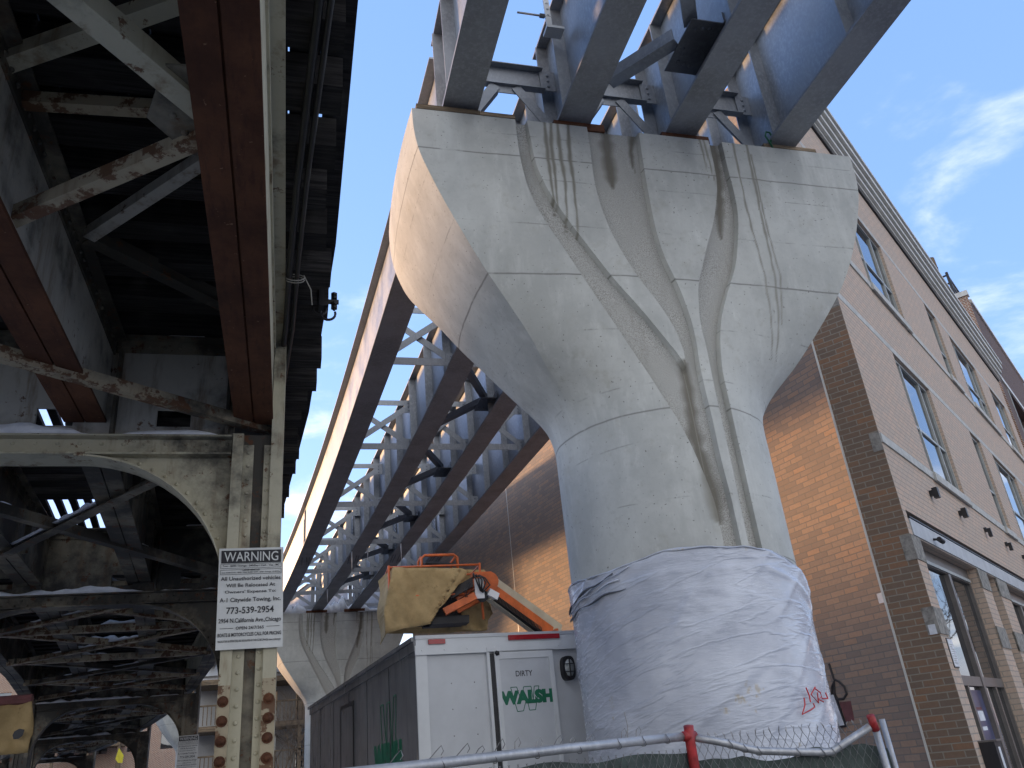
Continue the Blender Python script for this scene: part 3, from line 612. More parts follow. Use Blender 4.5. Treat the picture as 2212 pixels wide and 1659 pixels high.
# ------------------------------------------------------------------ old elevated railway
def sh(y): return 0. if y < 6 else -.05*(y-6)-.0042*(y-6)**2
BENT = [6.0, 11.2, 23.0, 34.0, 46.0]
BNAME = ['nearest bent with the big towing sign', 'second bent just behind the first', 'third bent with the small towing sign', 'fourth bent framing the brick house', 'farthest bent under the old track']
XR, XL = -.265, -3.95
def rivets(bb, pts, d, r=.016):
    for p in pts: bb.dome(p, d, r, 7)
def make_bent(k, yb):
    s = sh(yb); root = thing('viaduct_bent', 'riveted steel '+BNAME[k]+', arched brackets below its girder', 'bent', (XR+s, yb, 0), 'steel bents of the old railway')
    pm = 'paint' if k == 0 else 'paint_dirty'
    for ci, cx in enumerate((XR+s, XL+s)):
        col = MB(); col.box(cx-.175, cx+.175, yb+.06, yb+.075, 0, 4.14); col.box(cx-.175, cx+.175, yb+.30, yb+.32, 0, 4.14)
        c = col.build('column', 'paint_dirty', root); c['label'] = 'right hand column of this bent' if ci == 0 else 'left hand column of this bent'
        part('flange', pm, c, lambda bb: bb.box(cx-.182, cx-.105, yb, yb+.36, 0, 4.13))
        part('flange', pm, c, lambda bb: bb.box(cx+.095, cx+.182, yb, yb+.36, 0, 4.98 if ci == 0 else 4.13))
        def rv(bb):
            bb.box(cx-.1045, cx-.030, yb+.035, yb+.0595, 0, 4.05); bb.box(cx+.045, cx+.0945, yb+.035, yb+.0595, 0, 4.05)
            for z in np.arange(.1, 4.0, .105): rivets(bb, [(cx-.066, yb+.035, z), (cx+.068, yb+.035, z+.02)], (0, -1, 0), .015)
        part('riveted_angles', pm, c, rv)
        if k == 0:
            part('splice_plates', 'brace', c, lambda bb: (bb.box(cx-.183, cx-.106, yb-.010, yb-.001, 1.0, 2.33), bb.box(cx+.096, cx+.183, yb-.010, yb-.001, 1.0, 2.36)))
            part('splice_bolts', 'rust', c, lambda bb: [(bb.tube([(x, yb-.010, z), (x, yb-.016, z)], .036, 12), bb.dome((x, yb-.016, z), (0, -1, 0), .026, 8)) for x in (cx-.147, cx+.140) for z in (2.23, 2.11, 1.99, 1.87)])
    # cross girder web with hand holes
    xa, xb = XL+s-.1, XR+s-.19; holes = [(-1.83+s, -1.58+s), (-1.01+s, -.77+s), (-3.2+s, -2.95+s)]
    def web(bb):
        y0, y1 = yb+.11, yb+.135; xs = sorted([xa, xb]+[h for q in holes for h in q])
        for a, c in zip(xs[:-1], xs[1:]):
            if any(abs(a-h[0]) < 1e-6 for h in holes): bb.box(a, c, y0, y1, 4.12, 4.225); bb.box(a, c, y0, y1, 4.365, 4.94)
            else: bb.box(a, c, y0, y1, 4.12, 4.94)
    part('cross_girder', 'paint_grey' if k == 0 else 'paint_dirty', root, web)
    def fl(bb):
        bb.box(xa, xb, yb+.0, yb+.26, 4.105, 4.119); bb.box(xa, xb, yb+.0, yb+.26, 3.965, 3.979); bb.box(xa, xb, yb+.075, yb+.1095, 3.98, 4.104)
        for x in np.arange(xa+.08, xb, .145): rivets(bb, [(x, yb+.075, 4.07), (x+.07, yb+.075, 4.01)], (0, -1, 0), .016)
    part('bottom_chord', pm, root, fl)
    def tp(bb):
        bb.box(xa, xb, yb+.02, yb+.25, 4.941, 4.958); bb.box(xa, xb, yb+.095, yb+.1095, 4.84, 4.940)
        for x in np.arange(xa+.08, xb, .11): rivets(bb, [(x, yb+.095, 4.89)], (0, -1, 0), .017)
    part('top_angle', 'paint_dirty', root, tp)
    for x in (-.50, -1.30, -2.62, -3.75): part('web_stiffener', 'paint_dirty', root, lambda bb: bb.box(x+s-.012, x+s+.012, yb+.03, yb+.1095, 4.12, 4.839))
    for sg, cx in ((1, xb), (-1, XL+s+.19)):
        arcp = [(cx-sg*(1.06-1.06*math.sin(t*PI/2)) , 2.92+1.045*math.cos(t*PI/2)) for t in np.linspace(0, 1, 17)]
        part('arch_bracket', pm, root, lambda bb: bb.ngon_prism([(x, yb+.09, z) for x, z in arcp]+[(cx, yb+.09, 3.964), ], (0, .02, 0)))
        def fla(bb):
            A = [(x, yb+.0, z) for x, z in arcp]; Bp = [(x, yb+.22, z) for x, z in arcp]; bb.strip(A, Bp, (-sg*.004, 0, -.013))
            A = [(x, yb+.076, z) for x, z in arcp]; Bp = [(x+sg*.055*(.3+.7*i/16), yb+.076, z+.055*(1-.75*i/16)) for i, (x, z) in enumerate(arcp)]; bb.strip(A, Bp, (0, .013, 0))
            for i in range(1, 16): bb.dome((arcp[i][0]+sg*.02, yb+.076, arcp[i][1]+.028), (0, -1, 0), .016, 7)
        part('arch_flange', pm, root, fla)
    return root
for k, yb in enumerate(BENT): make_bent(k, yb)
# longitudinal track girders, span by span
GXO = [-.30, -1.49, -2.74, -3.95]; SPAN = [-6.0]+BENT
for gi, xo in enumerate(GXO):
    for si in range(5):
        y0, y1 = SPAN[si]+.14, SPAN[si+1]+.105; ysub = np.linspace(y0, y1, 2 if si < 2 else 4)
        root = thing('track_girder', '%s old track girder from the right in the %s span' % (ORD[gi], ['overhead', 'short second', 'long third', 'fourth', 'farthest'][si]), 'girder', (xo+sh(y0), y0, 4.25), 'girders of the old railway')
        fm = 'rust' if si == 0 else 'paint_dirty'; wm_ = 'paint_grey' if si == 0 else 'paint_dirty'
        def seg_(bb, x0, x1, z0, z1):
            for a, c in zip(ysub[:-1], ysub[1:]):
                sa, sc = sh(a), sh(c); bb.hexa(((xo+sa+x0, a, z0), (xo+sa+x1, a, z0), (xo+sc+x1, c, z0), (xo+sc+x0, c, z0)), ((xo+sa+x0, a, z1), (xo+sa+x1, a, z1), (xo+sc+x1, c, z1), (xo+sc+x0, c, z1)))
        part('bottom_flange', fm, root, lambda bb: (seg_(bb, -.142, -.008, 4.25, 4.268), seg_(bb, .004, .142, 4.25, 4.268), seg_(bb, -.142, .142, 4.269, 4.276)))
        part('web', 'paint' if gi == 0 else wm_, root, lambda bb: (seg_(bb, .118, .13, 4.277, 4.93), seg_(bb, -.13, -.118, 4.277, 4.93)))
        def ta(bb):
            seg_(bb, -.2, .215, 4.931, 4.945); seg_(bb, .1305, .144, 4.82, 4.930)
            if si < 3 and gi:
                for y in np.arange(y0+.05, y1, .10 if si == 0 else .16): rivets(bb, [(xo+sh(y)+.144, y, 4.872)], (1, 0, 0), .018)
        part('top_angle', 'paint' if gi == 0 else 'paint_dirty', root, ta)
        for y in ((y0+(y1-y0)*.36, y0+(y1-y0)*.72) if gi else ()): part('stiffener', wm_, root, lambda bb: bb.box(xo+sh(y)+.1305, xo+sh(y)+.20, y-.007, y+.007, 4.28, 4.815))
# timber ties
y = .6; tn = 0
while y < 46:
    s = sh(y); x1 = .19+s+rnd.choice((0, 0, -.015, .02, .035, -.035, .01)); w = .205+rnd.uniform(-.02, .02); z0 = 4.962+rnd.uniform(0, .02); sk = rnd.uniform(-.025, .025)
    xl = -1.66+s if (7.3 < y < 8.6 or 10.2 < y < 11.7) else XL+s-.5
    bb = MB(); bb.hexa(((xl, y+sk, z0), (x1, y-sk, z0), (x1, y-sk+w, z0), (xl, y+sk+w, z0)), ((xl, y+sk, z0+.21), (x1, y-sk, z0+.21), (x1, y-sk+w, z0+.21), (xl, y+sk+w, z0+.21)))
    tag(bb.build('railroad_tie', 'timber', loc=(x1, y, z0)), 'dark weathered timber tie carrying the old elevated track', 'railroad tie', 'ties of the old track'); y += .44+rnd.uniform(-.02, .03); tn += 1
# plank deck over the ties (with open stretches), rails
dk = thing('plank_deck', 'dark plank walkway laid over the ties of the old track', 'deck', (-2, 0, 5.19))
def planks(bb):
    for x in np.arange(-4.5, .2, .17):
        for y0 in np.arange(-25, 46, 3.0):
            if -3.1 < x < -1.6 and 13 < y0 < 17: continue
            if rnd.random() < .035: continue
            y1 = y0+2.99; gp_ = .085 if (-2.85 < x < -1.75 and 4.5 < y0 < 12) else (.004 if rnd.random() < .85 else .02)
            bb.hexa(((x+sh(y0)+gp_, y0, 5.2), (x+sh(y0)+.165, y0, 5.2), (x+sh(y1)+.165, y1, 5.2), (x+sh(y1)+gp_, y1, 5.2)), ((x+sh(y0)+gp_, y0, 5.25), (x+sh(y0)+.165, y0, 5.25), (x+sh(y1)+.165, y1, 5.25), (x+sh(y1)+gp_, y1, 5.25)))
part('planking', 'timber', dk, planks)
# bracing under the near span
def brace(p, q, w, label, mt='brace', up=(0, 0, 1), sn=0):
    bb = MB(); bb.angle(p, q, w, .012, up); o = bb.build('lateral_brace', mt, loc=tuple(p)); tag(o, label, 'brace', 'old lateral braces'); return o
Z1, Z2 = 4.33, 4.88
brace((-1.36, 1.75, Z1), (-.40, 2.90, Z1), .105, 'wide pale diagonal brace across the upper left of the old underside', 'paint')
brace((-1.40, 3.76, 4.31), (-.38, 2.99, 4.31), .075, 'rust streaked brace rising to the gusset on the brown girder')
brace((-1.27, 4.66, Z2), (-.48, 3.80, Z2), .075, 'thin grey brace just below the rust streaked one', 'paint_grey')
brace((-1.30, 4.72, Z2+.03), (-.48, 5.52, Z2+.03), .10, 'pale diagonal brace slanting down to the brown girder', 'paint_dirty')
brace((-2.2, 4.72, 4.215), (-.12, 6.26, 4.215), .085, 'long rust blotched brace running across to the column top')
brace((-1.45, 3.33, Z2), (-.5, 2.77, Z2), .085, 'short pale brace at the very top left', 'paint')
brace((-1.5, 3.52, Z2-.02), (-.52, 3.46, Z2-.02), .07, 'rusty horizontal strut near the top left')
g = atZ(455, 270, 4.30)
gu = MB(); gu.ngon_prism([(g[0]-.16, g[1]-.26, 4.352), (g[0]+.02, g[1]-.28, 4.352), (g[0]+.03, g[1]+.30, 4.352), (g[0]-.12, g[1]+.26, 4.352), (g[0]-.27, g[1]+.05, 4.352)], (0, 0, .012))
for dx, dy in ((-.05, -.18), (-.1, -.1), (-.06, 0), (-.05, .12), (-.12, .12), (-.16, .02)): gu.dome((g[0]+dx, g[1]+dy, 4.352), (0, 0, -1), .018, 7)
tag(gu.build('gusset_plate', 'paint_dirty', loc=tuple(g)), 'flaking gusset plate where the braces meet the brown girder', 'gusset')
sn = MB(); PN = ['first', 'second', 'third', 'fourth', 'fifth', 'sixth', 'seventh', 'eighth', 'ninth']
pan = [(6.4, 11.1), (11.4, 14.3), (14.3, 17.2), (17.2, 20.1), (20.1, 22.9), (23.3, 28.6), (28.6, 33.9), (34.3, 40), (40, 45.8)]
for k, (ya, yc) in enumerate(pan):
    for a, c, nm in ((XR-.2, XL+.2, 'falling left'), (XL+.2, XR-.2, 'falling right')):
        z = 4.19 if nm == 'falling left' else 4.225; p, q = (a+sh(ya), ya, z), (c+sh(yc), yc, z)
        brace(p, q, .10, 'sooty X brace %s in the %s panel under the old track' % (nm, PN[k]), 'brace' if k % 3 else 'paint_dirty')
        m = Vector(p).lerp(Vector(q), .3); m2 = Vector(p).lerp(Vector(q), .78); snow_ridge(sn, m+Vector((0, 0, .075)), m2+Vector((0, 0, .075)), .09, .075, k*2+1, thr=-.2)
    if k > 0:
        st_ = MB(); st_.angle((XL+.1+sh(ya), ya+.05, 4.20), (XR-.1+sh(ya), ya+.05, 4.20), .11, .012); tag(st_.build('cross_strut', 'brace', loc=(sh(ya), ya, 4.2)), 'rusty cross strut starting the %s panel under the old track' % PN[k], 'strut', 'old cross struts')
        snow_ridge(sn, (XL+.4+sh(ya), ya+.06, 4.30), (XR-.5+sh(ya), ya+.06, 4.30), .1, .09, k+40, thr=-.15)
for k, yb in enumerate(BENT):
    s = sh(yb); snow_ridge(sn, (XL+s, yb+.055, 4.1195), (-1.35+s, yb+.055, 4.1195), .10, .085, k+60, thr=-.5); snow_ridge(sn, (-1.25+s, yb+.055, 4.1195), (-.55+s, yb+.055, 4.1195), .10, .035, k+70, thr=-.5); snow_ridge(sn, (-1.0+s, yb+.07, 4.9585), (-.7+s, yb+.07, 4.9585), .08, .06, k+80, thr=-.5)
tag(sn.build('snow', 'snow', smooth=True), 'thin snow lying on the ledges and braces of the old railway', 'snow', kind='stuff')
# conduits along the ties
for dx, r, nm in ((0, .022, 'thicker'), (.052, .016, 'thinner')):
    pts = [(.075+dx, -2, 4.93), (.062+dx, 2.7, 4.93), (-.02+dx, 4.0, 4.92), (-.06+dx, 4.9, 4.91), (-.085+dx, 5.7, 4.90), (-.12+dx+sh(8), 8, 4.92), (-.1+dx+sh(16), 16, 4.92), (-.1+dx+sh(30), 30, 4.93)]
    bb = MB(); bb.tube(pts, r, 8); tag(bb.build('conduit', 'rubber', loc=pts[0], smooth=True), nm+' black cable running beneath the tie ends', 'cable', 'cables of the old track')
bb = MB(); c = Vector((-.045, 5.0, 4.90))
for k in range(2): bb.tube([c+Vector((.065*math.cos(t)+.02, .03*math.sin(t)+k*.03, .045*math.sin(t))) for t in np.linspace(0, 2*PI, 14)], .004, 5)
bb.tube([c+Vector((.08, 0, .02)), c+Vector((.13, .02, -.08)), c+Vector((.14, .03, -.20))], .004, 5)
tag(bb.build('rope_tie', 'rope', loc=tuple(c)), 'pale rope knotted round the black cables', 'rope')
# iron hook bracket at a tie end
hk = atZ(700, 655, 5.0); hx, hy, hz = hk
hb = thing('hook_bracket', 'black iron bracket with bolts and curled hooks sticking out of a tie end', 'bracket', (hx-.05, hy, hz))
part('arm', 'black', hb, lambda bb: (bb.box(hx-.35, hx+.02, hy-.03, hy+.03, hz-.035, hz+.0), bb.box(hx-.04, hx+.0, hy-.05, hy+.05, hz-.05, hz+.10), bb.box(hx+.001, hx+.11, hy-.012, hy+.012, hz+.0, hz+.03)))
part('hook', 'black', hb, lambda bb: bb.tube([(hx+.03+.055*math.cos(t), hy, hz-.09+.055*math.sin(t)) for t in np.linspace(PI*.9, PI*2.1, 12)], .010, 6))
part('hook', 'black', hb, lambda bb: bb.tube([(hx-.03+.05*math.cos(t), hy, hz-.05+.055*math.sin(t)) for t in np.linspace(PI*.9, PI*2.05, 12)], .010, 6))
part('bolt', 'black', hb, lambda bb: (bb.tube([(hx+.075, hy, hz-.06), (hx+.075, hy, hz+.10)], .011, 6), [bb.tube([(hx+.075, hy, z), (hx+.075, hy, z+.02)], .026, 6) for z in (hz-.045, hz-.012, hz+.04, hz+.07)]))

# ------------------------------------------------------------------ towing signs
def tow_sign(p00, w, h, label, lean=0.):
    x0, y, z0 = p00; root = thing('towing_sign', label, 'sign', (x0+w/2, y, z0), 'towing signs'); ex, ey = np.array([1., 0, 0]), np.array([lean, 0, 1.]); ey /= np.linalg.norm(ey); o = np.array([x0, y, z0])
    bd = MB(); bd.obox(o, ex, (0, 1, 0), ey, (0, .002, 0), (w, .010, h)); board = bd.build('board', 'sign', root)
    P = lambda u, v, d=0.: o+ex*(u*w)+ey*(v*h)+np.array([0, -d, 0])
    def rect(u0, u1, v0, v1, nm, mt, d=.0015): b_ = MB(); b_.hexa([P(u0, v0, 0), P(u1, v0, 0), P(u1, v1, 0), P(u0, v1, 0)], [P(u0, v0, d), P(u1, v0, d), P(u1, v1, d), P(u0, v1, d)]); return b_.build(nm, mt, board)
    rect(.035, .965, .845, .975, 'heading_panel', 'ink')
    def tx(t, v, hh, wd, mt='ink', bold=0., d=.0018): o2 = P(.5, v, d-.0012); return text_mesh(t, wd*w, hh*h, o2, ex, ey, 'lettering', mt, board, bold)
    tx('WARNING', .910, .098, .84, 'sign', .004, .0032)
    tx('Tow - $200 / Storage - $45/Day / Cash - Visa - MC', .815, .024, .88, bold=.006)
    tx('LARGE VEHICLES', .773, .017, .26, bold=.008); tx('Over 8,000 GVW - $520 / Over 26,000 GVW - $700 / Storage - $140/Day', .748, .017, .90)
    for v0, v1 in ((.792, .838), (.730, .779)):
        for (a, b_, c_, d_) in ((.03, .97, v0, v0+.003), (.03, .97, v1-.003, v1), (.03, .035, v0+.0031, v1-.0031), (.965, .97, v0+.0031, v1-.0031)): rect(a, b_, c_, d_, 'rule', 'ink')
    tx('All Unauthorized vehicles', .688, .038, .92, bold=.008); tx('Will Be Relocated At', .620, .036, .75, bold=.008); tx("Owners' Expense To:", .552, .038, .78, bold=.008)
    tx('A-1 Citywide Towing, Inc.', .470, .055, .93, bold=.012); tx('773-539-2954', .372, .066, .72, bold=.014); tx('2954 N.California Ave.,Chicago', .268, .055, .94, bold=.010)
    tx('OPEN 24/7/365', .200, .030, .42, bold=.008); rect(.05, .25, .199, .203, 'rule', 'ink'); rect(.75, .95, .203, .207, 'rule', 'ink')
    tx('BOATS & MOTORCYCLES CALL FOR PRICING', .138, .034, .95, bold=.014); tx('RELOCATORS & OPERATORS ARE REGULATED BY THE ICC 847-294-4326 www.icc.illinois.gov', .075, .026, .94)
    return root
a_, b_ = atY(465, 1405, 5.965), atY(474, 1185, 5.965); c_ = atY(612, 1187, 5.965)
tow_sign(tuple(a_), c_[0]-b_[0], 1.0*(b_[2]-a_[2]), 'large white WARNING towing sign on the nearest old column', (b_[0]-a_[0])/(b_[2]-a_[2]))
a_, b_ = atY(380, 1665, 22.94), atY(386, 1590, 22.94); c_ = atY(430, 1587, 22.94)
tow_sign(tuple(a_), c_[0]-b_[0], b_[2]-a_[2], 'small shaded WARNING towing sign on a farther column', 0)

# ------------------------------------------------------------------ site trailer
TA = np.array([1.255, 8.70, 0]); E1 = np.array([.9925, .1222, 0]); E2 = np.array([-.1222, .9925, 0]); EZ = np.array([0, 0, 1.]); TW, TL, TZ0, TZ1 = 1.95, 7.1, .62, 3.0
tr = thing('site_trailer', 'boxy site trailer with white rear, grimy side painted dark with shade and green lettering', 'trailer', tuple(TA))
def tb(bb, a, c): bb.obox(TA, E1, E2, EZ, a, c)
part('side_wall', 'trailer_side', tr, lambda bb: tb(bb, (0.0, .02, TZ0), (.03, TL, TZ1-.10)), label='grimy left side wall, shade painted into its dark colour')
part('side_wall', 'white', tr, lambda bb: tb(bb, (TW-.03, .02, TZ0), (TW, TL, TZ1-.10)))
part('rear_wall', 'white', tr, lambda bb: tb(bb, (.031, .022, TZ0), (TW-.031, .05, TZ1-.10)))
part('front_wall', 'white', tr, lambda bb: tb(bb, (.031, TL-.05, TZ0), (TW-.031, TL, TZ1-.10)))
part('roof', 'white', tr, lambda bb: (tb(bb, (-.005, -.02, TZ1-.035), (TW+.005, TL+.02, TZ1)),))
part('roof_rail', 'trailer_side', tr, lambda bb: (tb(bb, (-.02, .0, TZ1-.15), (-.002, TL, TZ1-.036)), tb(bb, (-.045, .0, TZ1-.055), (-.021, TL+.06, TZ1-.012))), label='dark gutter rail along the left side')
part('roof_rail', 'white_trim', tr, lambda bb: (tb(bb, (-.001, -.012, TZ1-.10), (TW, .021, TZ1-.036)), tb(bb, (-.012, -.024, TZ1-.195), (TW+.012, -.002, TZ1-.101)), [bb.dome(TA+E1*x+E2*-.024+EZ*(TZ1-.15), -E2, .008, 6) for x in (.06, .30, .55, .85, 1.2, 1.6)]))
part('corner_post', 'white_trim', tr, lambda bb: tb(bb, (-.004, -.003, TZ0), (.115, .0215, TZ1-.196)))
part('corner_post', 'white_trim', tr, lambda bb: tb(bb, (TW-.10, -.003, TZ0), (TW+.004, .0215, TZ1-.196)))
part('rivet_rows', 'wire', tr, lambda bb: [bb.dome(TA+E1*x+E2*.022+EZ*z, -E2, .007, 6) for x in (.37, .62) for z in (2.52, 2.27, 2.02, 1.77, 1.52)])
def atT(px, py, off=0.):   # point on the rear plane
    d = ray(px, py); n = E2; t = np.dot(TA+E2*off-EYE, n)/np.dot(d, n); p = EYE+d*t-TA; return float(p@E1), float(p[2])
dx0, dz1 = atT(1066, 1410); dx1, _ = atT(1191, 1406); dz0 = .75
dr = MB(); tb(dr, (dx0, -.016, dz0), (dx1, .021, dz1)); door = dr.build('rear_door', 'white', tr)
def dtrim(bb):
    for a, c in (((dx0, dz0), (dx0+.05, dz1-.07)), ((dx1-.05, dz0), (dx1, dz1-.07)), ((dx0, dz1-.0695), (dx1, dz1))): tb(bb, (a[0], -.026, a[1]), (c[0], -.0165, c[1]))
part('door_trim', 'white_trim', door, dtrim)
part('door_gap', 'black', door, lambda bb: tb(bb, (dx0-.052, -.010, dz0), (dx0-.004, .0205, dz1-.01)))
part('hinge_strip', 'white_trim', door, lambda bb: tb(bb, (dx0-.085, -.022, dz0), (dx0-.054, .0205, dz1+.05)))
part('drip_cap', 'white_trim', door, lambda bb: tb(bb, (dx0-.085, -.034, dz1+.012), (dx1+.01, -.004, dz1+.05)))
part('hook', 'black', door, lambda bb: bb.dome(TA+E1*(dx0+.03)+E2*-.03+EZ*(dz1-.01), -E2, .03, 5))
def onrear(px, py, off=-.0165): x, z = atT(px, py, off); return TA+E1*x+E2*off+EZ*z
def rear_text(t, pl_, pr_, hpx, mt, bold, sh_=0.):
    a, c = onrear(*pl_), onrear(*pr_); ex = (c-a)/np.linalg.norm(c-a); ey = np.array([0, 0, 1.]); hh = np.linalg.norm(onrear(pl_[0], pl_[1])-onrear(pl_[0], pl_[1]+hpx)); return text_mesh(t, np.linalg.norm(c-a), hh, (a+c)/2-E2*.0005, E1, ey, 'lettering', mt, door, bold, sh_)
rear_text('DIRTY', (1114, 1455), (1150, 1453.5), 12, 'ink', .008)
rear_text('WALSH', (1080, 1508), (1195, 1502), 31, 'green_ink', .075)
def outlineW(bb, pts, w, nrm, mapper):
    for a, c in zip(pts, pts[1:]+pts[:1]): p, q = mapper(*a), mapper(*c); bb.bar(p, q, w, .002, up=tuple(nrm))
WP = [(1103, 1485), (1118, 1484), (1128, 1514), (1133, 1483.5), (1149, 1482.5), (1157, 1512), (1150, 1482.5+0), (1164, 1481.5), (1159, 1516), (1158, 1533), (1143, 1534), (1135, 1505), (1132, 1535.5), (1117, 1537)]
WP = [(1103, 1485), (1116, 1484), (1126, 1514), (1131, 1483.5), (1147, 1482.5), (1152, 1512), (1154, 1482), (1164, 1481.5), (1157, 1533), (1144, 1534), (1138, 1506), (1131, 1535.5), (1118, 1537)]
part('logo_outline', 'green_ink', door, lambda bb: outlineW(bb, WP, .008, -E2, lambda x, y: onrear(x, y, -.0165)))
part('tail_lamp', 'lens', tr, lambda bb: tb(bb, (.13, -.040, TZ1-.092), (.31, -.0125, TZ1-.045)))
part('tail_lamp', 'lens', tr, lambda bb: tb(bb, (1.02, -.036, TZ1-.080), (1.62, -.0125, TZ1-.030)))
lx, lz = atT(1225, 1444)
lamp = MB(); lamp.ngon_prism([TA+E1*(lx+.075*math.copysign(abs(math.cos(t))**.6, math.cos(t)))+E2*.021+EZ*(lz+.125*math.copysign(abs(math.sin(t))**.7, math.sin(t))) for t in np.linspace(0, 2*PI, 24, endpoint=False)], tuple(-E2*.075)); lmp = lamp.build('bulkhead_lamp', 'black', tr)
part('lamp_lens', 'lens_clear', lmp, lambda bb: bb.ngon_prism([TA+E1*(lx+.052*math.cos(t))+E2*-.0545+EZ*(lz+.09*math.sin(t)) for t in np.linspace(0, 2*PI, 20, endpoint=False)], tuple(-E2*.018)), True)
part('lamp_guard', 'black', lmp, lambda bb: (bb.bar(TA+E1*lx+E2*-.078+EZ*(lz-.11), TA+E1*lx+E2*-.078+EZ*(lz+.11), .010, .010, tuple(-E2)), [bb.bar(TA+E1*(lx-.06)+E2*-.082+EZ*(lz+q), TA+E1*(lx+.06)+E2*-.082+EZ*(lz+q), .008, .008, tuple(-E2)) for q in (-.04, .04)]))
def atS(px, py, off=0.):   # point on the left side plane
    d = ray(px, py); n = E1; t = np.dot(TA+E1*off-EYE, n)/np.dot(d, n); return EYE+d*t
q0 = atS(807, 1589)-TA; q1 = atS(867, 1566)-TA; ya, yc = float(q0@E2), float(q1@E2)
text_mesh('WALSH', ya-yc, .42, TA+E2*((ya+yc)/2)+EZ*1.86, -E2, (0, 0, 1), 'lettering', 'green_ink', tr, .12)
def wside(bb):
    yw = ya-yc; pts = [(.30, .62), (.40, .62), (.50, .1), (.54, .62), (.64, .62), (.68, .1), (.78, .66), (.86, .66), (.73, -.56), (.63, -.56), (.58, .0), (.50, -.56), (.40, -.56)]
    P3 = [TA+E2*(ya-u*yw)+EZ*(1.86+v)+E1*-.004 for u, v in pts]
    for a, c in zip(P3, P3[1:]+P3[:1]): bb.bar(a, c, .016, .003, up=tuple(-E1))
part('logo_outline', 'green_ink', tr, wside)
s0 = atS(738, 1535)-TA; s1 = atS(763, 1523)-TA; sy0, sy1, sz = float(s0@E2), float(s1@E2), float(s0[2]+s1[2])/2
sd = MB(); tb(sd, (-.010, sy1, .75), (-.001, sy0, sz)); sdo = sd.build('side_door', 'trailer_side', tr)
part('door_seal', 'rubber', sdo, lambda bb: (tb(bb, (-.014, sy1-.05, .75), (-.001, sy1-.001, sz+.05)), tb(bb, (-.014, sy0+.001, .75), (-.001, sy0+.05, sz+.05)), tb(bb, (-.014, sy1, sz+.001), (-.001, sy0, sz+.05))))
part('panel_seam', 'rubber', tr, lambda bb: [tb(bb, (-.004, y_, TZ0), (-.001, y_+.012, TZ1-.16)) for y_ in (1.2, 2.4, 3.6, 4.8, 6.0)])
part('chassis', 'black', tr, lambda bb: (tb(bb, (.2, .3, .42), (TW-.2, TL-.2, TZ0-.002)), tb(bb, (.9, TL, .45), (1.05, TL+1.2, .58))))
for xw in (.12, TW-.12):
    for yw in (3.2, 4.1): part('wheel', 'rubber', tr, lambda bb: bb.tube([TA+E1*(xw-.1)+E2*yw+EZ*.33, TA+E1*(xw+.1)+E2*yw+EZ*.33], .33, 20))
part('porch_box', 'cream', tr, lambda bb: tb(bb, (TW+.005, .05, 2.45), (TW+.10, .30, 2.80)))

# ------------------------------------------------------------------ boom lift with canvas-wrapped basket
BY = 14.0
lift = thing('boom_lift', 'orange boom lift with yellow canvas draped round its basket, behind the trailer', 'boom lift', (5.6, 16.2, 0))
LA = lambda x, y, dy=0.: tuple(atY(x, y, BY+dy))
part('basket_floor', 'black', lift, lambda bb: bb.box(1.75, 3.0, BY+.2, BY+.80, 4.10, 4.16))
def rails(bb):
    for x in (1.62, 3.22):
        for y in (BY+.08, BY+.82): bb.tube([(x, y, 4.05), (x, y, 5.03)], .022, 8)
    for z in (4.5, 5.0): bb.tube([(1.62, BY+.08, z), (3.22, BY+.08, z), (3.22, BY+.82, z), (1.62, BY+.82, z), (1.62, BY+.08, z)], .020, 8)
part('basket_rail', 'orange', lift, rails, True)
def console(bb):
    a, c = LA(911, 1228, .3), LA(989, 1228, .3); h = LA(911, 1200, .3)[2]
    bb.tube([(a[0], a[1], 4.9), (a[0], a[1], h-.05), (a[0]+.06, a[1], h), (c[0]-.06, c[1], h-.0), (c[0], c[1], h-.05), (c[0], c[1], 4.9)], .026, 8)
    bb.tube([(a[0]-.04, a[1]+.12, 4.9), (a[0]-.04, a[1]+.12, h-.09), (a[0], a[1]+.05, h-.01)], .022, 8); bb.tube([(c[0]-.1, c[1]+.1, 4.9), (c[0]-.1, c[1]+.1, h-.12), (c[0]-.02, c[1], h-.02)], .022, 8)
part('guard_hoop', 'orange', lift, console, True)
part('guard_bar', 'rubber', lift, lambda bb: bb.tube([LA(918, 1217, .3), LA(986, 1219, .3)], .022, 8))
def canvas_sheet(bb, poly, y0, thick=.02, dens=26, amp=.05, seed=0):   # draped cloth filling a measured outline, on its own plane
    P = [atY(x, y, y0) for x, y in poly]; bm = bmesh.new(); vs = [bm.verts.new(p) for p in P]; bm.faces.new(vs); bmesh.ops.triangulate(bm, faces=bm.faces)
    for _ in range(5):
        es = [e for e in bm.edges if e.calc_length() > .10]
        if not es: break
        bmesh.ops.subdivide_edges(bm, edges=es, cuts=1, use_grid_fill=False); bmesh.ops.triangulate(bm, faces=bm.faces)
    bm.verts.index_update()
    for v in bm.verts: v.co.y += amp*1.5*(noise.noise((v.co.x*2.6+seed, v.co.z*1.1, seed))+.7*noise.noise((v.co.x*6+v.co.z*3, v.co.z*3, seed+3)))
    base = len(bb.v); bb.v += [tuple(v.co) for v in bm.verts]; bb.v += [(v.co.x, v.co.y+thick, v.co.z) for v in bm.verts]; n = len(bm.verts)
    for f in bm.faces: idx = [v.index for v in f.verts]; bb.f.append(tuple(base+i for i in idx)); bb.f.append(tuple(base+n+i for i in idx[::-1]))
    for e in bm.edges:
        if e.is_boundary: a, c = e.verts[0].index, e.verts[1].index; bb.f.append((base+a, base+c, base+n+c, base+n+a))
    bm.free()
CV = thing('canvas_wrap', 'stained yellow canvas draped round the boom lift basket, torn at the bottom', 'canvas', (2.4, BY, 3.9))
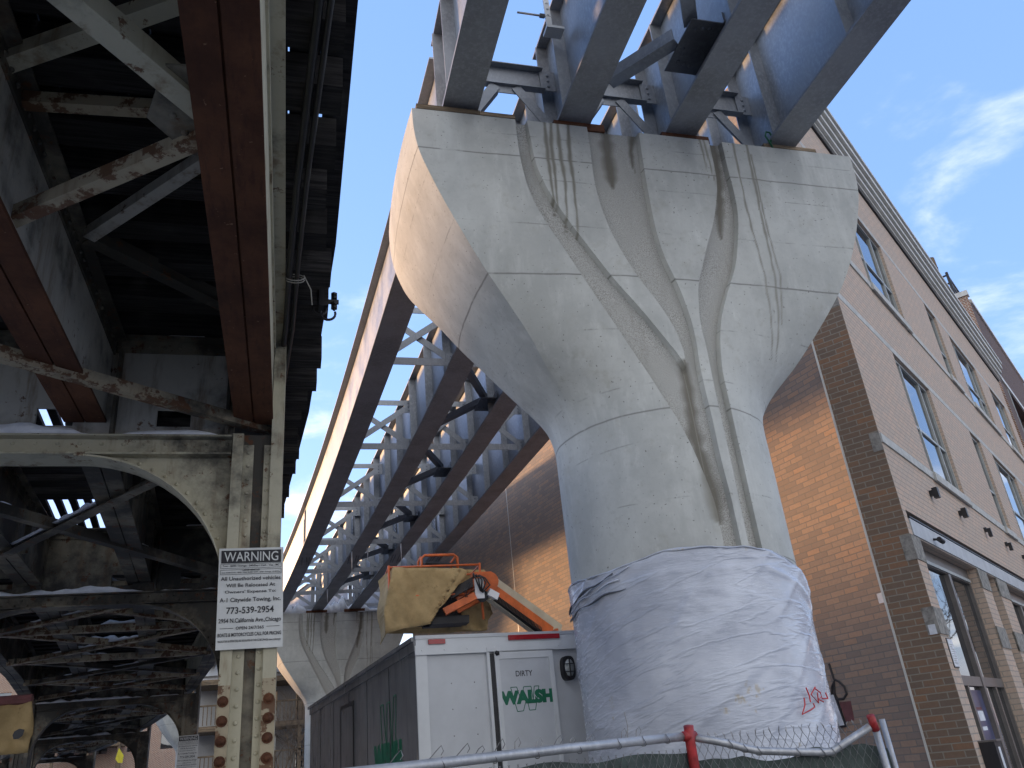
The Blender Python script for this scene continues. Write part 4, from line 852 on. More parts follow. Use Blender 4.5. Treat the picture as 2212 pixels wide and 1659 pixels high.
part('front_drape', 'canvas', CV, lambda bb: canvas_sheet(bb, [(849, 1225), (900, 1226), (997, 1228), (1010, 1233), (1006, 1247), (990, 1264), (976, 1278), (962, 1302), (943, 1318), (931, 1330), (926, 1342), (931, 1347), (905, 1352), (870, 1359), (845, 1366), (832, 1370), (829, 1320)], BY, seed=1), True)
def side_drape(bb):
    a, c = LA(849, 1225), LA(832, 1370); n = 14; A = []; B_ = []
    for i in range(n+1):
        t = i/n; A.append(Vector(a).lerp(Vector(c), t)); B_.append(Vector((1.52+.03*math.sin(t*9), BY+.95, a[2]+(c[2]-a[2])*t-.02)))
    bb.strip(A, B_, (.015, 0, 0))
part('side_drape', 'canvas', CV, side_drape)
part('back_drape', 'canvas', CV, lambda bb: canvas_sheet(bb, [(835, 1232), (1046, 1231), (1058, 1262), (1062, 1325), (1052, 1340), (1050, 1362), (940, 1368), (838, 1369)], BY+.92, seed=5), True)
part('torn_flap', 'canvas', CV, lambda bb: canvas_sheet(bb, [(1004, 1270), (1040, 1255), (1056, 1300), (1064, 1326), (1054, 1340), (1052, 1361), (1030, 1363), (1001, 1359), (994, 1340), (998, 1310)], BY+.5, seed=9, amp=.07), True)
part('dark_interior', 'black', lift, lambda bb: bb.box(2.25, 2.95, BY+.55, BY+.72, 4.05, 4.6))
el = LA(1036, 1252)
def barpx(bb, p, q, w, h, d0=0., d1=0.): bb.bar(LA(*p, d0), LA(*q, d1), w, h)
part('jib_upper', 'black', lift, lambda bb: barpx(bb, (1032, 1252), (972, 1286), .14, .15, .05, .15))
part('jib_arm', 'orange', lift, lambda bb: barpx(bb, (1030, 1262), (985, 1292), .10, .11, .08, .2))
part('jib_arm', 'orange', lift, lambda bb: barpx(bb, (1027, 1287), (960, 1322), .10, .12, -.12, -.05))
part('jib_arm', 'orange', lift, lambda bb: barpx(bb, (1040, 1290), (987, 1319), .10, .12, .18, .25))
part('jib_hinge', 'orange', lift, lambda bb: (bb.obox(LA(1036, 1250, -.1), (1, 0, 0), (0, 1, 0), (0, 0, 1), (-.10, 0, -.12), (.22, .32, .12)), bb.tube([LA(1056, 1256, -.12), LA(1056, 1256, .3)], .17, 16)))
part('knuckle_plate', 'white_trim', lift, lambda bb: bb.obox(LA(1036, 1272, -.13), (1, 0, 0), (0, 1, 0), (0, 0, 1), (-.08, 0, -.16), (.08, .03, .18)))
part('rotator', 'rubber', lift, lambda bb: (bb.tube([LA(1042, 1288, -.1), LA(1042, 1288, .3)], .10, 12), bb.obox(LA(945, 1340, .1), (1, 0, 0), (0, 1, 0), (0, 0, 1), (-.1, 0, -.06), (.55, .3, .05))))
part('boom_tube', 'orange', lift, lambda bb: bb.bar(LA(1050, 1271), LA(1185, 1368, .9), .20, .21))
part('boom_tube', 'cream', lift, lambda bb: bb.bar(LA(1058, 1264, .25), LA(1202, 1366, 1.15), .24, .26))
part('boom_foot', 'orange', lift, lambda bb: bb.bar(LA(1185, 1368, .9), (5.6, 16.2, 1.4), .3, .3))
part('chain_tray', 'cream', lift, lambda bb: bb.bar(LA(1056, 1292, -.06), LA(1150, 1362, .7), .10, .08))
def chain(bb):
    p, q = Vector(LA(1066, 1292, -.05)), Vector(LA(1166, 1363, .7))
    for i in range(34): a = p.lerp(q, i/34); c = p.lerp(q, (i+.6)/34); bb.bar(a, c, .12, .10)
part('energy_chain', 'rubber', lift, chain)
part('slide_block', 'white_trim', lift, lambda bb: bb.bar(LA(1052, 1280, -.08), LA(1072, 1291, -.04), .18, .12))
def hoses(bb):
    for k in range(5):
        a = Vector(LA(1022+k*3, 1250-k*2, -.15)); c = Vector(LA(1038+k, 1276+k, -.16)); m = (a+c)/2+Vector((-.05+.05*k, -.06, .16-.05*k)); bb.tube([a, a.lerp(m, .6)+Vector((0, 0, .05)), m, m.lerp(c, .6), c], .014, 6)
    for k in range(2): bb.tube([LA(1012+k*5, 1258, -.14), LA(1003+k*4, 1275, -.17), LA(1006+k*3, 1290, -.15), LA(1014, 1280, -.14)], .009, 5)
part('hoses', 'rubber', lift, hoses, True)
part('machine_body', 'orange', lift, lambda bb: (bb.box(4.9, 6.6, 15.4, 17.4, .7, 1.5), bb.box(4.8, 6.7, 15.3, 17.5, .45, .69)))
for xw in (4.85, 6.65):
    for yw in (15.6, 17.2): part('wheel', 'rubber', lift, lambda bb: bb.tube([(xw-.16, yw, .45), (xw+.16, yw, .45)], .45, 18))
# second canvas-wrapped basket under the old track
TY = 12.0
tp_ = thing('canvas_wrap', 'dim yellow canvas with a dark hole, hung at the left edge under the old track', 'canvas', (-3.2, TY, 2.4))
part('drape', 'canvas', tp_, lambda bb: canvas_sheet(bb, [(-60, 1526), (30, 1519), (69, 1515), (72, 1560), (71, 1585), (66, 1596), (60, 1626), (20, 1630), (-60, 1634)], TY, seed=14, amp=.08), True)
part('hole', 'ink', tp_, lambda bb: bb.ngon_prism([tuple(atY(x, y, TY-.11)) for x, y in ((31, 1580), (42, 1574), (53, 1576), (49, 1589), (40, 1596), (29, 1597), (27, 1588))], (0, .004, 0)))
part('hoop', 'maroon', tp_, lambda bb: bb.tube([tuple(atY(-60, 1519, TY+.05)), tuple(atY(70, 1510, TY+.05))], .06, 8))

# ------------------------------------------------------------------ chain link fence
FL, FM, FR = atD(880, 1657, 4.5), atD(1489, 1590, 5.75), atD(1886, 1556, 5.9)
FX = FL+(FL-FM)*1.2
fence = thing('chain_link_fence', 'chain link fence with bent top rail, red post tops and green windscreen', 'fence', (FM[0], FM[1], 0))
part('top_rail', 'pipe', fence, lambda bb: bb.tube([FX, FL, FL.copy()*.5+FM*.5+np.array([0, 0, .006]), FM+np.array([-.03, 0, .0])], .030, 14), True)
RB = [(1500, 1593.5, 0), (1540, 1600, .05), (1576, 1607, .1), (1608, 1616, .15), (1638, 1622, .2), (1722, 1624.5, .35), (1775, 1625, .45), (1798, 1624, .55), (1812, 1614, .6), (1878, 1570, .95)]
RBP = [atD(x, y, 5.75+.15*t) for x, y, t in RB]
part('bent_rail', 'pipe', fence, lambda bb: bb.tube(RBP, .026, 12), True)
pt = atD(1487, 1568, 5.75); b_ = MB(); b_.tube([(FM[0], FM[1], 0), (FM[0], FM[1], 1.72), tuple(pt)], .036, 14); part_ = b_.build('post', 'red', fence, smooth=True); part_['label'] = 'scuffed red painted post'
part('rail_collar', 'red', fence, lambda bb: bb.tube([FM+np.array([-.06, -.03, 0]), FM+np.array([.045, .01, 0])], .034, 12), True)
pr = atD(1880, 1546, 5.9); pr2 = atD(1892, 1577, 5.9)
part('post', 'pipe', fence, lambda bb: bb.tube([(pr2[0]+.07, pr2[1], 0), (pr2[0]+.02, pr2[1], 1.2), tuple(pr2)], .026, 12), True)
part('post_top', 'red', fence, lambda bb: bb.tube([tuple(pr2), tuple(pr)], .029, 12), True)
part('post', 'pipe', fence, lambda bb: bb.tube([(pr2[0]+.16, pr2[1]+.05, 0), (pr2[0]+.11, pr2[1]+.05, 1.75)], .022, 10), True)
def mesh_panel(bb, A, C, z0, zt, pitch=.062, barb=True, sd=0):
    A, C = np.array(A, float), np.array(C, float); d = C-A; d[2] = 0; L = np.linalg.norm(d); d /= L; nrm = np.array([d[1], -d[0], 0]); n = int(L/pitch); r2 = random.Random(sd)
    for i in range(n):
        u0 = i*pitch; pts = []; m = int((zt(u0)-z0)/pitch)
        for j in range(m+1):
            u = u0+(pitch*.5 if j % 2 else 0)+pitch*.25+.004*r2.uniform(-1, 1); pts.append(A+d*u+nrm*(.004*(1 if j % 2 else -1))+np.array([0, 0, z0+j*pitch-A[2]]))
            if j % 2 == 0: pts[-1] = A+d*(u-.004)+nrm*-.004+np.array([0, 0, z0+j*pitch-A[2]])
        bb.tube(pts, .0021, 4, False)
        q = []
        for j in range(m+1):
            u = u0+(pitch*.5 if j % 2 == 0 else pitch)+pitch*.25; u = u0+pitch*.25+(pitch if j % 2 == 0 else pitch*.5)
            q.append(A+d*u+nrm*(-.004 if j % 2 else .004)+np.array([0, 0, z0+j*pitch-A[2]]))
        bb.tube(q, .0021, 4, False)
        if barb:
            t = pts[-1]; h = .03+.02*r2.random(); bb.tube([t, t+d*.012*r2.uniform(-1, 1)+np.array([0, 0, h*.5])+nrm*.008, t+d*.02*r2.uniform(-1, 1)+np.array([0, 0, h])], .0026, 4, False); bb.tube([t, t+d*.015*r2.uniform(-1, 1)-nrm*.01+np.array([0, 0, h*.8])], .0026, 4, False)
part('wire_mesh', 'wire', fence, lambda bb: mesh_panel(bb, FX+np.array([0, .03, 0]), FM+np.array([0, .03, 0]), .1, lambda u: 1.69, .066, False))
def ztr(u): return 1.735+.035*min(1, u/.4)
part('wire_mesh', 'wire', fence, lambda bb: mesh_panel(bb, FM+np.array([.03, .03, 0]), np.array([pr2[0]+.08, pr2[1]+.03, FM[2]]), .1, ztr, .058, True, 3))
def wind(bb):
    for A, C, top, sd in ((FX, FM, 1.665, 1), (FM+np.array([.05, 0, 0]), np.array([pr2[0]+.1, pr2[1], 1.7]), 1.60, 4)):
        n = 70; P0 = []; P1 = []
        for i in range(n+1):
            t = i/n; p = A+(C-A)*t; zz = top+.02*noise.noise((t*9, sd, 0))-(.05*max(0, math.sin(t*PI*3.1+sd)) if sd == 4 else .012*math.sin(t*40)); y = p[1]+.05+.02*noise.noise((t*20, sd, 5)); P0.append((p[0], y, .12)); P1.append((p[0], y, zz))
        bb.strip(P0, P1, (0, .004, 0))
part('windscreen', 'screen', fence, wind)
def ties_(bb):
    rr = random.Random(5)
    for t in (.10, .26, .40, .55, .70, .80, .90, -.25, -.6):
        p = FL+(FM-FL)*t; bb.tube([p+np.array([.010*math.sin(a*2), .032*math.sin(a), .032*math.cos(a)]) for a in np.linspace(0, 2*PI, 12)], .003, 5)
    for t in (-.05, .06, .14, .20, .26, .33, .40, .46, .52, .57, .72, .78):
        p = FL+(FM-FL)*t+np.array([0, .03, .02]); h = .05+.03*rr.random(); x = rr.uniform(-.03, .03)
        bb.tube([p, p+np.array([x+.03, 0, h*.7]), p+np.array([x+.055, 0, h]), p+np.array([x+.066, 0, h*.6]), p+np.array([x+.05, 0, h*.3])], .0028, 5)
    for x, y, t in RB[2:9:1]:
        p = atD(x, y, 5.75+.15*t); bb.tube([p+np.array([.012*math.sin(a*2), .03*math.sin(a), .03*math.cos(a)]) for a in np.linspace(0, 2*PI, 12)], .003, 5)
    p = FL+(FM-FL)*.735; bb.tube([p, p+np.array([.02, 0, .10]), p+np.array([.01, 0, .19])], .003, 5)
part('wire_ties', 'wire', fence, ties_)

# ------------------------------------------------------------------ brick building on the right
CO = np.array([9.86, 11.2, 0]); DF_ = np.array([math.sin(R_(53.6)), math.cos(R_(53.6)), 0]); NF = np.array([DF_[1], -DF_[0], 0])
DP = np.array([math.sin(R_(-36.4)), math.cos(R_(-36.4)), 0]); NP_ = np.array([DP[1], -DP[0], 0])*-1
W0 = CO+DP*.67; DL = np.array([math.sin(R_(-12.5)), math.cos(R_(-12.5)), 0]); HT = 15.3
bld = thing('brick_building', 'three storey tan brick building with pale cornice and bronze storefront, behind the pier', 'building', tuple(CO))
def wall(name, o, d, nout, L, z0, z1, holes, mat, parent, reveal=.16):
    bb = MB(); bb.uv = []; us = sorted({0, L} | {h[0] for h in holes} | {h[1] for h in holes}); zs = sorted({z0, z1} | {h[2] for h in holes} | {h[3] for h in holes})
    P = lambda u, z, dp=0.: o+d*u-nout*dp+np.array([0, 0, z])
    def quad(pts, uv): bb.add(pts, [(0, 1, 2, 3)]); bb.uv.append(tuple(c for t in uv for c in t))
    fl = np.dot(np.cross(d, (0, 0, 1)), nout) < 0
    def Q(pts, uv): quad(pts[::-1], uv[::-1]) if fl else quad(pts, uv)
    for a, c in zip(us[:-1], us[1:]):
        for e, g in zip(zs[:-1], zs[1:]):
            m, n = (a+c)/2, (e+g)/2
            if any(h[0] < m < h[1] and h[2] < n < h[3] for h in holes): continue
            Q([P(a, e), P(c, e), P(c, g), P(a, g)], [(a, e), (c, e), (c, g), (a, g)])
    for h in holes:
        a, c, e, g = h[:4]; rv = h[4] if len(h) > 4 else reveal
        Q([P(a, e), P(a, g), P(a, g, rv), P(a, e, rv)][::-1], [(0, e), (0, g), (rv, g), (rv, e)][::-1]); Q([P(c, e), P(c, e, rv), P(c, g, rv), P(c, g)][::-1], [(0, e), (rv, e), (rv, g), (0, g)][::-1])
        Q([P(a, g), P(c, g), P(c, g, rv), P(a, g, rv)][::-1], [(a, 0), (c, 0), (c, rv), (a, rv)][::-1]); Q([P(a, e), P(a, e, rv), P(c, e, rv), P(c, e)][::-1], [(a, 0), (a, rv), (c, rv), (c, 0)][::-1])
    fl_ = bb.f; 
    return bb.build(name, mat, parent)
WIN = [(3.5, 6.5), (10.8, 12.15), (13.9, 17.75), (20.1, 23.2)]
ROWZ = [(6.40, 9.20), (10.98, 13.45)]
holes = [(a, c, z0, z1) for a, c in WIN for z0, z1 in ROWZ]
holes += [(.22, 24.2, 4.60, 5.04, .12)] + [(.55, 4.86, 0.05, 4.58, .30), (5.75, 6.75, .05, 4.58, .30), (7.9, 12.2, .05, 4.58, .30), (13.1, 17.6, .05, 4.58, .30), (18.6, 23.6, .05, 4.58, .30)]
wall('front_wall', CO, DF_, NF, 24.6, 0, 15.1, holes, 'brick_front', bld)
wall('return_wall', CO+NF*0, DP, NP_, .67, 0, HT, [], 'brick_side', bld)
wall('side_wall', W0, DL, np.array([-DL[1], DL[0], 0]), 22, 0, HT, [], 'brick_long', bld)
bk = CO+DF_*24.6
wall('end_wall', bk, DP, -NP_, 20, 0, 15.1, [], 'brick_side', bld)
FB = lambda bb, u0, u1, d0, d1, z0, z1: bb.obox(CO, DF_, NF, EZ, (u0, d0, z0), (u1, d1, z1))
part('flat_roof', 'black', bld, lambda bb: bb.ngon_prism([tuple(p+np.array([0, 0, HT-.3])) for p in (CO+DF_*.1-NF*.1, CO+DF_*24.4-NF*.1, CO+DF_*24.4+DP*19, W0+DL*21.5+DF_*.2, W0+DF_*.2)], (0, 0, .1)))
def corn(bb):
    for z0, z1, d in ((15.101, 15.20, .10), (15.201, 15.33, .18), (15.331, 15.38, .15), (15.381, 15.52, .25), (15.521, 15.57, .22), (15.571, 15.73, .33), (15.731, 15.78, .30), (15.781, 15.88, .38)): FB(bb, -.2, 24.7, -.1, d, z0, z1)
part('cornice', 'cornice', bld, corn)
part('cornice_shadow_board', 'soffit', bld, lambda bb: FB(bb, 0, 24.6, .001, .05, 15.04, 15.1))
def bands(bb):
    for z0, z1, gaps in ((10.80, 10.97, ()), (9.205, 9.36, ()), (6.22, 6.39, ()), (13.455, 13.60, ())):
        FB(bb, -.002 if z0 < 10 or z0 > 0 else 0, 24.6, -.02, .004 if z0 in (9.205, 13.455) else .03, z0, z1)
part('stone_band', 'stone', bld, bands)
for a, c in WIN:
    for z0, _ in ROWZ: part('window_sill', 'stone', bld, lambda bb: FB(bb, a-.08, c+.08, .031, .075, z0-.20, z0-.02))
def win(u0, u1, z0, z1, nm=3):
    f = MB(); D0, D1 = -.14, -.07; t = .06
    FB(f, u0+.001, u1-.001, D0, D1, z1-t, z1-.001); FB(f, u0+.001, u1-.001, D0, D1, z0+.001, z0+t); FB(f, u0+.001, u0+t, D0, D1, z0+t, z1-t); FB(f, u1-t, u1-.001, D0, D1, z0+t, z1-t)
    if nm > 1:
        for k in range(1, nm): u = u0+(u1-u0)*(k/nm if nm != 3 else (.24, .76)[k-1]); FB(f, u-.035, u+.035, D0, D1-.005, z0+t, z1-t)
    zt = z0+(z1-z0)*.42; FB(f, u0+t, u1-t, D0, D1-.012, zt-.03, zt+.03)
    w = f.build('window', 'frame_pale', bld); pb = MB(); FB(pb, u0+.01, u1-.01, -.128, -.118, z0+.01, z1-.01); pb.build('pane', 'glass', w)
for a, c in WIN:
    for z0, z1 in ROWZ: win(a, c, z0, z1, 3 if c-a > 2 else 1)
part('lintel_beam', 'beam', bld, lambda bb: (FB(bb, .23, 24.1, -.10, .02, 4.605, 4.89),))
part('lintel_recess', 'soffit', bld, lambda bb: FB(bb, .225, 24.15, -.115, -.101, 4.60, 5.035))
part('lintel_flange', 'black', bld, lambda bb: FB(bb, .23, 24.1, -.10, .03, 4.905, 4.93))
for (a, c), nm in (((.55, 4.86), 3), ((5.75, 6.75), 1), ((7.9, 12.2), 3), ((13.1, 17.6), 3), ((18.6, 23.6), 3)):
    f = MB(); D0, D1 = -.28, -.19
    FB(f, a+.002, c-.002, D0, D1, 4.28, 4.575); FB(f, a+.002, a+.30, D0, D1, .06, 4.28); FB(f, c-.10, c-.002, D0, D1, .06, 4.28); FB(f, a+.30, c-.10, D0, D1+.01, 2.26, 2.42)
    if nm > 1:
        for fr in (.555,): u = a+(c-a)*fr; FB(f, u-.09, u+.09, D0, D1+.025, .06, 4.28)
        for fr in (.275, .80): u = a+(c-a)*fr; FB(f, u-.05, u+.05, D0, D1+.005, .06, 2.26)
    w = f.build('storefront', 'frame', bld); pb = MB(); FB(pb, a+.01, c-.01, -.262, -.25, .06, 4.57); pb.build('pane', 'glass', w)
    part('head_trim', 'frame_pale', w, lambda bb: FB(bb, a+.30, c-.10, -.19, -.16, 4.30, 4.36))
    part('interior', 'black', w, lambda bb: FB(bb, a, c, -.6, -.58, .05, 4.6))
PIERS = [(.0, .55), (4.86, 5.75), (6.75, 7.9), (12.2, 13.1), (17.6, 18.6)]
for a, c in PIERS:
    for z0, z1 in ((4.17, 4.585), (2.99, 3.41)): part('stone_block', 'stone_rough', bld, lambda bb: FB(bb, (a if a else -.012), c, -.03, .018, z0, z1))
for z0, z1, w in ((9.0, 9.36, .17), (6.08, 6.42, .17), (4.17, 4.585, .17), (2.99, 3.41, .17), (10.75, 11.0, .17)): part('corner_stone', 'stone_rough', bld, lambda bb: bb.obox(CO, DP, NP_, EZ, (.0, -.02, z0), (w, .008, z1)))
part('control_joint', 'cornice', bld, lambda bb: bb.obox(CO, DP, NP_, EZ, (.655, -.03, 0), (.69, .012, 14.9)))
part('control_joint', 'cornice', bld, lambda bb: bb.obox(W0, DL, (-DL[1], DL[0], 0), EZ, (13.0, -.02, 0), (13.03, .004, 14.9)))
# wall lamps, notices, intercom, poster, graffiti
for k, (u, z) in enumerate(((2.65, 5.78), (5.01, 5.78), (7.53, 5.80), (10.03, 5.80), (12.35, 5.76))):
    lt = thing('wall_lamp', '%s small black wall lamp from the brick corner, above the storefront' % ['first', 'second', 'third', 'fourth', 'fifth'][k], 'wall lamp', tuple(CO+DF_*u+NF*.02+EZ*z), 'lamps along the brick front'); o_ = CO+DF_*u
    part('lamp_body', 'black', lt, lambda bb: (bb.obox(o_, DF_, NF, EZ, (-.06, .001, z-.05), (.06, .06, z+.05)), bb.obox(o_, DF_, NF, EZ, (-.07, .061, z-.11), (.07, .16, z+.09)) if k < 2 else bb.obox(o_, DF_, NF, EZ, (-.045, .061, z-.18), (.045, .14, z+.02))))
    part('lamp_glass', 'lamp_face', lt, lambda bb: bb.obox(o_, DF_, NF, EZ, (.0705, .066, z-.10), (.08, .155, z+.08)) if k < 2 else bb.obox(o_, DF_, NF, EZ, (.0455, .066, z-.17), (.052, .135, z)))
sp_ = thing('spotlight', 'tiny black spotlight on the pale lintel beam', 'wall lamp', tuple(CO+DF_*1.55+NF*.02+EZ*4.71)); part('spot_head', 'black', sp_, lambda bb: (bb.tube([CO+DF_*1.55+NF*.021+EZ*4.71, CO+DF_*1.55+NF*.12+EZ*4.69], .022, 8), bb.tube([CO+DF_*1.52+NF*.12+EZ*4.69, CO+DF_*1.68+NF*.14+EZ*4.66], .045, 10)))
nt_ = thing('notice_board', 'narrow white notice with grey lines on the corner brick', 'notice', tuple(CO+DF_*.40+NF*.02+EZ*2.5)); part('sheet', 'paper', nt_, lambda bb: FB(bb, .27, .56, .012, .022, 2.50, 2.92)); part('backing', 'black', nt_, lambda bb: FB(bb, .255, .57, .002, .0115, 2.485, 2.935))
part('printed_lines', 'frame_pale', nt_, lambda bb: [FB(bb, .30, .53-(.08 if k % 3 == 1 else 0), .0225, .0235, 2.55+.035*k, 2.562+.035*k) for k in range(9)])
def retpl(px, py): d = ray(px, py); t = np.dot(CO-EYE, NP_)/np.dot(d, NP_); return EYE+d*t
for px, py, w_, h_, lab in ((1902, 1292, .10, .16, 'small pale sticker on the brick return near the joint'), (2093-0, 1350, .0, .0, '')):
    if w_ == 0: continue
    d = ray(px, py); nn = np.array([-DL[1], DL[0], 0]); nn = np.array([-DL[1]*1., DL[0], 0]); t = np.dot(W0-EYE, nn)/np.dot(d, nn); p = EYE+d*t; bb = MB(); bb.obox(p, DL, nn*(1 if np.dot(nn, EYE-p) > 0 else -1), EZ, (-w_/2, .002, -h_/2), (w_/2, .005, h_/2)); tag(bb.build('sticker', 'paper', loc=tuple(p)), 'small pale sticker on the long brick wall beside the corner joint', 'sticker')
p = retpl(1914+156-0, 1342) if False else CO+DP*.07+EZ*3.06
bb = MB(); bb.obox(p, DP, NP_, EZ, (-.05, .0085, -.07), (.07, .011, .08)); tag(bb.build('sticker', 'paper', loc=tuple(p)), 'white paper stuck on the grey corner stone', 'sticker')
ic = thing('door_intercom', 'black intercom box with white panel beside the shop door', 'intercom', tuple(CO+DF_*.42+NF*.02+EZ*.6)); part('housing', 'black', ic, lambda bb: FB(bb, .30, .75, .002, .22, .75, 1.40)); part('panel', 'paper', ic, lambda bb: FB(bb, .45, .58, .221, .226, .78, 1.32)); part('cover', 'frame', ic, lambda bb: FB(bb, .29, .80, .0, .26, 1.401, 1.425))
po = thing('window_poster', 'tall navy blue poster with white lettering inside the shop window', 'poster', tuple(CO+DF_*2.2-NF*.24+EZ*.1)); part('sheet', 'navy', po, lambda bb: FB(bb, 1.85, 2.85, -.249, -.245, .1, 2.2))
for z, w_, h_, t_ in ((1.86, .36, .04, 'OFFICE'), (1.74, .5, .10, 'SPACE'), (1.58, .40, .05, 'FOR LEASE'), (1.30, .36, .09, 'OPEN'), (1.14, .55, .10, 'HERE')): pass
part('pale_blocks', 'paper', po, lambda bb: [FB(bb, 2.12, 2.12+w, -.2445, -.2435, z, z+h) for z, w, h in ((1.70, .42, .16), (1.55, .36, .06), (1.22, .26, .13), (1.05, .52, .13), (.70, .26, .12))]); part('red_stripe', 'maroon', po, lambda bb: FB(bb, 2.10, 2.5, -.2445, -.2435, 1.88, 1.92))
# posters low on the long wall behind the pier
def wallpt(px, py): nn = np.array([-DL[1], DL[0], 0]); d = ray(px, py); return EYE+d*(np.dot(W0-EYE, nn)/np.dot(d, nn))
NLs = np.array([-DL[1], DL[0], 0]); NLs = NLs*(1 if np.dot(NLs, EYE-W0) > 0 else -1)
def wallpoly(bb, pts, o0, o1): bb.ngon_prism([tuple(wallpt(x, y)+NLs*o0) for x, y in pts], tuple(NLs*(o1-o0)))
pz = wallpt(1812, 1565); pw_ = thing('wall_posters', 'white paper poster with a dark edge on the wall beside the plastic wrap', 'poster', tuple(pz)); part('backing', 'black', pw_, lambda bb: wallpoly(bb, [(1788, 1500), (1805, 1497), (1831, 1570), (1806, 1574)], .003, .02)); part('sheet', 'paper', pw_, lambda bb: wallpoly(bb, [(1790, 1503), (1802, 1500), (1826, 1566), (1807, 1569)], .021, .025))
pz2 = wallpt(1830, 1558); bb = MB(); wallpoly(bb, [(1813, 1517), (1838, 1514), (1846, 1556), (1828, 1559)], .0015, .0028); tag(bb.build('paint_patch', 'maroon', loc=tuple(pz2)), 'maroon paint patch on the brick beside the paper poster', 'paint patch')
gz_ = wallpt(1806, 1480); bb = MB(); bb.tube([gz_+DL*a*.8+NLs*.004+EZ*c*.8 for a, c in ((.04, .45), (.02, .25), (.01, .12), (-.12, .05), (-.22, -.06), (-.24, -.2), (-.12, -.29), (.04, -.28), (.1, -.18), (.06, -.05), (.0, .1), (.12, -.02), (.2, -.25))], .022, 6); tag(bb.build('graffiti_tag', 'soffit', loc=tuple(gz_)), 'black spray paint tag on the brick just right of the plastic wrap', 'graffiti')

# ------------------------------------------------------------------ second brick building, roof pole and railing
C2 = CO+DF_*25.6+NF*.0+DP*0; b2 = thing('brick_building', 'darker tall brick building beyond the cornice, with a red brick end and balconies', 'building', tuple(C2))
wall('end_wall', C2, DP, -NP_, 3.4, 0, 19.9, [], 'brick_red', b2)
wall('front_wall', C2, DF_, NF, 14, 0, 19.6, [(2.0, 7.5, 12.2, 15.6, 1.5), (8.6, 12.6, 12.2, 15.6, 1.5), (2.0, 7.5, 8.2, 11.4, 1.5), (8.6, 12.6, 8.2, 11.4, 1.5), (2.0, 7.5, 4.2, 7.4, 1.5), (8.6, 12.6, 4.2, 7.4, 1.5)], 'brick_dark', b2)
F2 = lambda bb, u0, u1, d0, d1, z0, z1: bb.obox(C2, DF_, NF, EZ, (u0, d0, z0), (u1, d1, z1))
part('coping', 'cornice', b2, lambda bb: (bb.obox(C2, DP, NP_, EZ, (-.06, -.3, 19.9), (3.4, .08, 20.15)), F2(bb, .31, 14, -.3, .08, 19.6, 19.8)))
part('stone_band', 'cornice', b2, lambda bb: (bb.obox(C2, DP, NP_, EZ, (-.03, -.25, 16.0), (3.4, .05, 16.7)), F2(bb, .2, 14, -.1, .06, 15.65, 15.9)))
part('balcony_back', 'brick_dark', b2, lambda bb: [F2(bb, 1.9, 12.7, -1.7, -1.51, z, z+3.4) for z in (12.2, 8.2, 4.2)])
part('balcony_rail', 'black', b2, lambda bb: [F2(bb, u0, u1, -.05, .02, z+q, z+q+.04) for z in (12.2, 8.2, 4.2) for u0, u1 in ((2, 7.5), (8.6, 12.6)) for q in (.2, .5, .8, 1.1)])
part('frame_strips', 'frame_pale', b2, lambda bb: [F2(bb, u, u+.12, -.05, .03, 4.2, 15.6) for u in (1.9, 7.5, 8.5, 12.6)])
def b2pt(px, py): d = ray(px, py); n = DF_; return EYE+d*(np.dot(C2+DF_*.5-EYE, n)/np.dot(d, n))
p0, p1 = b2pt(2038, 637), b2pt(2009, 560); rp = thing('roof_pole', 'leaning wooden pole with a bracket standing on the dark brick roof', 'pole', tuple(p0)); part('pole', 'wood', rp, lambda bb: bb.tube([p0+EZ*-.3, p1], .19, 10)); pm_ = p0+(p1-p0)*.72
part('bracket', 'black', rp, lambda bb: (bb.tube([pm_+DP*-.2, pm_+DP*1.6-EZ*.35], .035, 6), bb.box(pm_[0]-.35, pm_[0]-.15, pm_[1]+.2, pm_[1]+.4, pm_[2]-.9, pm_[2]-.6)))
r0, r1 = b2pt(2027, 642), b2pt(2068, 630); rt = b2pt(2063, 612)
rl = thing('roof_railing', 'black three bar railing beside the wooden pole on the roof', 'railing', tuple(r1)); hgt = 1.15
part('rails', 'black', rl, lambda bb: [bb.tube([C2+DP*2.8+DF_*.3+EZ*z, C2+DP*.55+DF_*.3+EZ*z], .045, 6) for z in (20.5, 20.95, 21.4)]); part('corner_post', 'black', rl, lambda bb: bb.obox(C2+DP*.5+DF_*.3, DP, DF_, EZ, (-.06, -.06, 20.1), (.06, .06, 21.55)))
part('rails', 'black', rl, lambda bb: [bb.tube([C2+DP*.5+DF_*.3+EZ*z, C2+DP*.5+DF_*4+EZ*z], .045, 6) for z in (20.5, 20.95, 21.4)])

